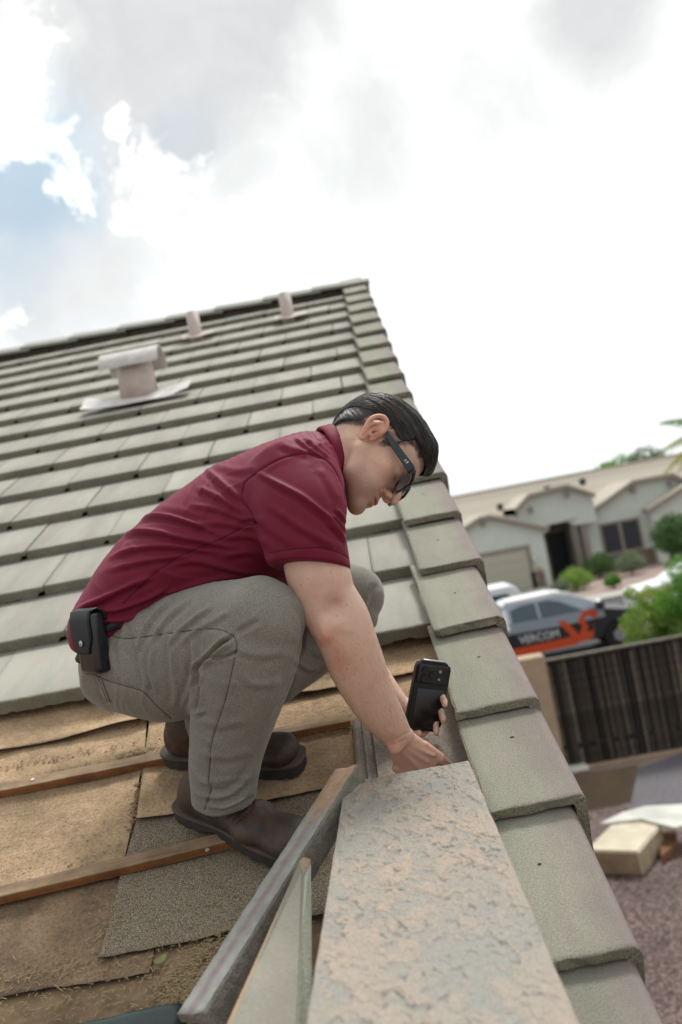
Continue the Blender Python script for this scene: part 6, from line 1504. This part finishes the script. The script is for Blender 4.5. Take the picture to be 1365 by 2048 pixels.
# little curls of straw stuck to the far knee
# ---- boots
def boot(label_, heel, toe, up, roll, seed, shaft_to, s=1.0):
    """heel and toe: camera-frame points of the sole's underside; up: normal of the ground"""
    y = nrm(toe-heel); z = nrm(up-y*up.dot(y)); x = np.cross(y, z); A = np.array([x, y, z])
    loc = lambda q: (np.asarray(q)-heel)@A.T
    L = np.linalg.norm(toe-heel)
    b = SDF()
    b.limb_ = None
    def ec(p0, p1, a0, a1, b0, b1, k=.02): b.ecap(p0, p1, np.array([1., 0, 0]), np.array([1., 0, 0]), a0, a1, b0, b1, k, 'u', .9)
    ec((0, .045, .055), (.0, .12, .062), .036, .038, .032, .036); ec((0, .12, .062), (.004, .20, .052), .039, .045, .034, .026); ec((.004, .20, .052), (.004, .262*L/.30, .048), .046, .040, .026, .020)
    b.ell((.004, L-.046, .046), (.041, .038, .022), .03)
    st_ = loc(shaft_to); ec((0, .058, .075), (st_[0]*.5, .062+(st_[1]-.062)*.5, st_[2]*.55+.03), .038, .042, .042, .048); ec((st_[0]*.5, .062+(st_[1]-.062)*.5, st_[2]*.55+.03), st_, .042, .046, .048, .050)
    b.plane((0, 0, .032), (0, 0, -1), .004)
    V, Fb = b.mesh(.0028, 2)
    # broken-in creases across the instep
    N = normals(V, Fb); cr = np.zeros(len(V))
    for yc, a in ((.150, .0016), (.163, .0018), (.176, .0015), (.19, .001), (.135, .0012)):
        cr -= a*np.exp(-((V[:, 1]-yc-.008*np.sin(V[:, 0]*70+seed))/.0028)**2)*smooth(.05, .07, V[:, 2])
    V = V+N*cr[:, None]
    Vc = heel+V@A; me = person_mesh('boot', Vc, Fb, O_MAN); bo = put('boot', me, M['boot'], man, MWM)
    # sole: outline extruded, notched heel, treads
    k = L/.30; out = [(0, -.002), (.026, .004), (.036, .03), (.036, .07), (.034, .11), (.040, .15), (.0485, .20), (.0475, .25), (.040, .285), (.022, .30), (-.012, .30), (-.032, .288), (-.040, .25), (-.042, .20), (-.036, .15), (-.032, .11), (-.034, .07), (-.034, .03), (-.024, .004)]
    o2 = catmull(out+[out[0]], 90)[:-1]; o2[:, 1] *= k
    def layer(name, sc, z0, z1, m, parent, notch=False):
        n = len(o2); c = o2.mean(0); p = c+(o2-c)*sc; v = []; f = []
        for zz_, q in ((z0, .985), (z0+.002, 1), (z1-.002, 1), (z1, .985)):
            for i, (a, b_) in enumerate(c+(p-c)*q):
                zq = zz_
                if notch and zz_ < z0+.004: zq = zz_+(.012 if .085*k < b_ < .115*k else 0)+(.004 if (i % 3 == 0) else 0)
                v.append((a, b_, zq))
        v.append((*c, z0)); v.append((*c, z1)); nv = len(v)
        for r_ in range(3):
            for i in range(n): f.append((r_*n+i, r_*n+(i+1) % n, (r_+1)*n+(i+1) % n, (r_+1)*n+i))
        for i in range(n): f.append(((i+1) % n, i, nv-2, nv-2)); f.append((3*n+i, 3*n+(i+1) % n, nv-1, nv-1))
        vv = heel+np.array(v)@A; bm = bmesh.new(); vs = [bm.verts.new(Vector(to_world(np.array([p_]))[0]-O_MAN)) for p_ in vv]
        for q in f:
            try: bm.faces.new([vs[i] for i in dict.fromkeys(q)])
            except ValueError: pass
        return put(name, bm_mesh(name, bm), m, parent, MWM)
    layer('sole', 1.0, 0, .026, M['sole'], bo, True); layer('welt', 1.02, .0262, .034, M['welt'], bo)
    bm = bmesh.new()                                  # decorative stitching fan over the vamp
    bvh_n = V
    kd2 = KDTree(len(V)); [kd2.insert(Vector(p_), i) for i, p_ in enumerate(V)]; kd2.balance()
    for sd in (-1, 1):
        for j in range(1, 4):
            pts = []
            for i in range(9):
                yq = .215*k-.075*i/8; xq = sd*(.004+.0085*j*math.sin(math.pi*(i+1)/10)); co, ii, dd = kd2.find(Vector((xq, yq, .09-.02*i/8*0)))
                pts.append(Vector(to_world(np.array([heel+(np.array(co)+N[ii]*.0006)@A]))[0]-O_MAN))
            tube(bm, pts, .00032, 4, False)
    put('stitching', bm_mesh('stitching', bm), M['stitch'], bo, MWM)
def RQ(x, t, h): return MC.T@(RP(x, t, h)-CAM)
upn = MC.T@UN
boot('near', RQ(-.512, 1.560, HD+.042), RQ(-.236, 1.378, HD+.012), upn, 0, 1, Q(448, 1560, 1.84))
boot('far', RQ(-.575, 1.775, HD+.02), RQ(-.250, 1.655, HD+.020), upn, 0, 2, Q(388, 1438, 2.035))
# ================================================================== pouch on the belt
def qframe(c, n, up):
    n = nrm(n); u = np.array(up)-n*np.dot(up, n); u = nrm(u); r_ = np.cross(u, n)
    m_ = Matrix((MC@np.array([r_, u, n]).T).tolist()).to_4x4(); m_.translation = Vector(CAM+MC@c); return m_
pc = Q(186, 1284, 1.825); pfm = qframe(pc, [-.66, -.10, .74], [-.20, .98, .05])
po = thing('belt_pouch', 'black leather snap pouch clipped to the squatting man\'s belt at the back', 'pouch', pfm.translation)
def rbox(name, hx, hy, hz, bev, seg, m, parent, mw, off=(0, 0, 0), sm=True):
    bm = bmesh.new(); bx(bm, off[0]-hx, off[0]+hx, off[1]-hy, off[1]+hy, off[2]-hz, off[2]+hz); bmesh.ops.bevel(bm, geom=list(bm.edges), offset=bev, segments=seg, affect='EDGES', profile=.5)
    return put(name, bm_mesh(name, bm, sm), m, parent, mw)
rbox('pouch_body', .032, .062, .020, .012, 4, M['blackleather'], po, pfm)
rbox('belt_loop', .018, .035, .006, .003, 2, M['flapleather'], po, pfm, (0, .0, -.028))
def flap():
    bm = bmesh.new(); prof = [(-.022, .030), (-.015, .060), (.0, .068), (.018, .064), (.0235, .045), (.0235, .012), (.0235, -.014), (.0235, -.020)]
    rows = []
    for (zq, yq) in prof:
        w = .034 if yq > -.012 else .020
        rows.append([bm.verts.new((w*(2*i/8-1), yq-(0 if yq > -.012 else .0), zq+.0008)) for i in range(9)])
    for a, b in zip(rows, rows[1:]):
        for i in range(8): bm.faces.new([a[i], a[i+1], b[i+1], b[i]])
    bmesh.ops.recalc_face_normals(bm, faces=bm.faces); bmesh.ops.solidify(bm, geom=bm.faces[:], thickness=.0028); return bm_mesh('flap', bm, True)
fl = put('flap', flap(), M['flapleather'], po, pfm)
bm = bmesh.new(); bmesh.ops.create_uvsphere(bm, u_segments=16, v_segments=8, radius=.0062)
for v in bm.verts: v.co.z = v.co.z*.4+.0265; v.co.y += .002
put('snap', bm_mesh('snap', bm, True), M['metal_grey'], fl, pfm)
# belt seen as a dark strip beside the pouch
bm = bmesh.new(); tube(bm, [Vector(P(*p)) for p in ((160, 1318, 1.90), (168, 1300, 1.86), (205, 1262, 1.835), (226, 1252, 1.822), (240, 1243, 1.83), (262, 1236, 1.86))], .010, 8)
me = bm_mesh('belt', bm, True)
for v in me.vertices: v.co = v.co-Vector(O_MAN)
put('belt', me, M['flapleather'], man, MWM)
# ================================================================== phone in the left hand
phm = qframe(Q(856, 1391, 1.985), [.30, -.06, .95], [.19, .98, .06])
ph = thing('phone', 'black phone in a rugged case, camera side towards us, held in the left hand', 'phone', phm.translation)
bm = bmesh.new(); w, h_, d_ = .0405, .0755, .0085; c_ = .013
oc = [(-w+c_, h_), (w-c_, h_), (w, h_-c_), (w, -h_+c_), (w-c_, -h_), (-w+c_, -h_), (-w, -h_+c_), (-w, h_-c_)]
v0 = [bm.verts.new((a, b, d_)) for a, b in oc]; v1 = [bm.verts.new((a, b, -d_)) for a, b in oc]
bm.faces.new(v0); bm.faces.new(v1[::-1]); [bm.faces.new([v0[i], v1[i], v1[(i+1) % 8], v0[(i+1) % 8]]) for i in range(8)]
bmesh.ops.bevel(bm, geom=list(bm.edges), offset=.0022, segments=2, affect='EDGES'); put('case', bm_mesh('case', bm), M['phone_black'], ph, phm)
rbox('top_rim', .026, .0022, .0055, .001, 1, M['phone_silver'], ph, phm, (0, h_-.0005, 0))
rbox('back_plate', .031, .042, .0012, .0008, 1, M['phone_dark'], ph, phm, (0, -.026, d_+.0006))
cam_i = rbox('camera_island', .0365, .0215, .0022, .004, 2, M['phone_dark'], ph, phm, (0, .048, d_+.0012))
for (cx, cy, r_) in ((-.021, .056, .0088), (-.021, .038, .0088), (-.003, .047, .0088), (.013, .056, .004), (.013, .039, .003)):
    bm = bmesh.new(); bmesh.ops.create_cone(bm, cap_ends=True, segments=20, radius1=r_, radius2=r_*.9, depth=.003, matrix=Matrix.Translation((cx, cy, d_+.0045)))
    lr = bm_mesh('lens_ring', bm); o = put('lens_ring', lr, M['phone_silver' if r_ < .005 else 'phone_black'], cam_i, phm)
rbox('screen', .036, .071, .0004, .0003, 1, M['lens'], ph, phm, (0, 0, -d_-.0003))
# ================================================================== sunglasses
gm = Matrix((MC@HM.T).tolist()).to_4x4(); gm.translation = Vector(CAM+MC@HO)
sg = thing('sunglasses', 'dark blue-black sunglasses with thick temples worn by the squatting man', 'sunglasses', gm@Vector((0, .1, 0)))
def lens_outline(s, grow=0., n=44):
    pts = [(-.0255, .0185), (-.010, .0205), (.010, .0205), (.0275, .0195), (.0285, .008), (.0255, -.010), (.016, -.0195), (0, -.0215), (-.014, -.0190), (-.0225, -.009), (-.0245, .006)]
    c = catmull(pts+[pts[0]], n+1)[:-1]; c = c*(1+grow/.023)
    return [(s*(.0335+a), .1035-.30*max(0, a+.01)**1.0*.35-.16*(-b)*.0, b-.004) for a, b in c]
bm = bmesh.new()
for s in (-1, 1):
    o_r = lens_outline(s, .0052); i_r = lens_outline(s, 0); n = len(o_r)
    R4 = [[bm.verts.new((a, b+dy, c)) for a, b, c in rg] for rg, dy in ((o_r, .003), (i_r, .003), (i_r, -.002), (o_r, -.002))]
    for q in range(4):
        for i in range(n): bm.faces.new([R4[q][i], R4[q][(i+1) % n], R4[(q+1) % 4][(i+1) % n], R4[(q+1) % 4][i]])
bx(bm, -.011, .011, .1015, .1065, .004, .012); 
for s in (-1, 1): bx(bm, min(s*.061, s*.0725), max(s*.061, s*.0725), .0925, .0985, .005, .0165)
bmesh.ops.recalc_face_normals(bm, faces=bm.faces)
put('glasses_frame', bm_mesh('glasses_frame', bm), M['frame_black'], sg, gm)
for s in (-1, 1):
    lo = lens_outline(s, -.0); v = [(a, b+.0006, c) for a, b, c in lo]; c = np.mean(v, 0); c[1] += .0012; v.append(tuple(c)); n = len(lo)
    bm = bmesh.new(); vs = [bm.verts.new(p) for p in v]; [bm.faces.new([vs[i], vs[(i+1) % n], vs[n]]) for i in range(n)]
    put('lens', bm_mesh('lens', bm, True), M['glass'], sg, gm)
for s in (-1, 1):
    bm = bmesh.new(); rows = []
    for yq, zc, hh_, xx in ((.0985, .0105, .0062, .0715), (.092, .0105, .0068, .0740), (.075, .0105, .0062, .0765), (.05, .0115, .0058, .0775), (.03, .0125, .0052, .0780), (.012, .014, .0040, .0780), (-.005, .018, .0030, .0790), (-.025, .020, .0030, .0800), (-.038, .017, .0036, .0800), (-.046, .009, .0036, .0790)):
        rows.append([bm.verts.new((s*(xx+dx), yq, zc+dz)) for dx, dz in ((.002, -hh_*1.35), (.002, hh_*1.35), (-.0018, hh_*1.35), (-.0018, -hh_*1.35))])
    for a, b in zip(rows, rows[1:]):
        for i in range(4): bm.faces.new([a[i], a[(i+1) % 4], b[(i+1) % 4], b[i]])
    bm.faces.new(rows[0]); bm.faces.new(rows[-1]); bmesh.ops.bevel(bm, geom=[e_ for e_ in bm.edges], offset=.0006, segments=1, affect='EDGES')
    tp = put('temple', bm_mesh('temple', bm), M['frame_black'], sg, gm)
    if s == 1:
        # small white mark on the temple, two short strokes of script
        M['mark'] = mat('white_print', (.75, .75, .75), .5)
        bm = bmesh.new()
        for (y0, z0, y1, z1) in ((.082, .0072, .082, .0132), (.082, .0132, .0795, .0128), (.0795, .0128, .0815, .0102), (.0815, .0102, .0785, .0074), (.0770, .0120, .0740, .0120), (.0740, .0120, .0765, .0082), (.0765, .0082, .0732, .0082)):
            tube(bm, [(.0790, y0, z0), (.0790, y1, z1)], .0005, 4)
        put('temple_mark', bm_mesh('temple_mark', bm), M['mark'], tp, gm)
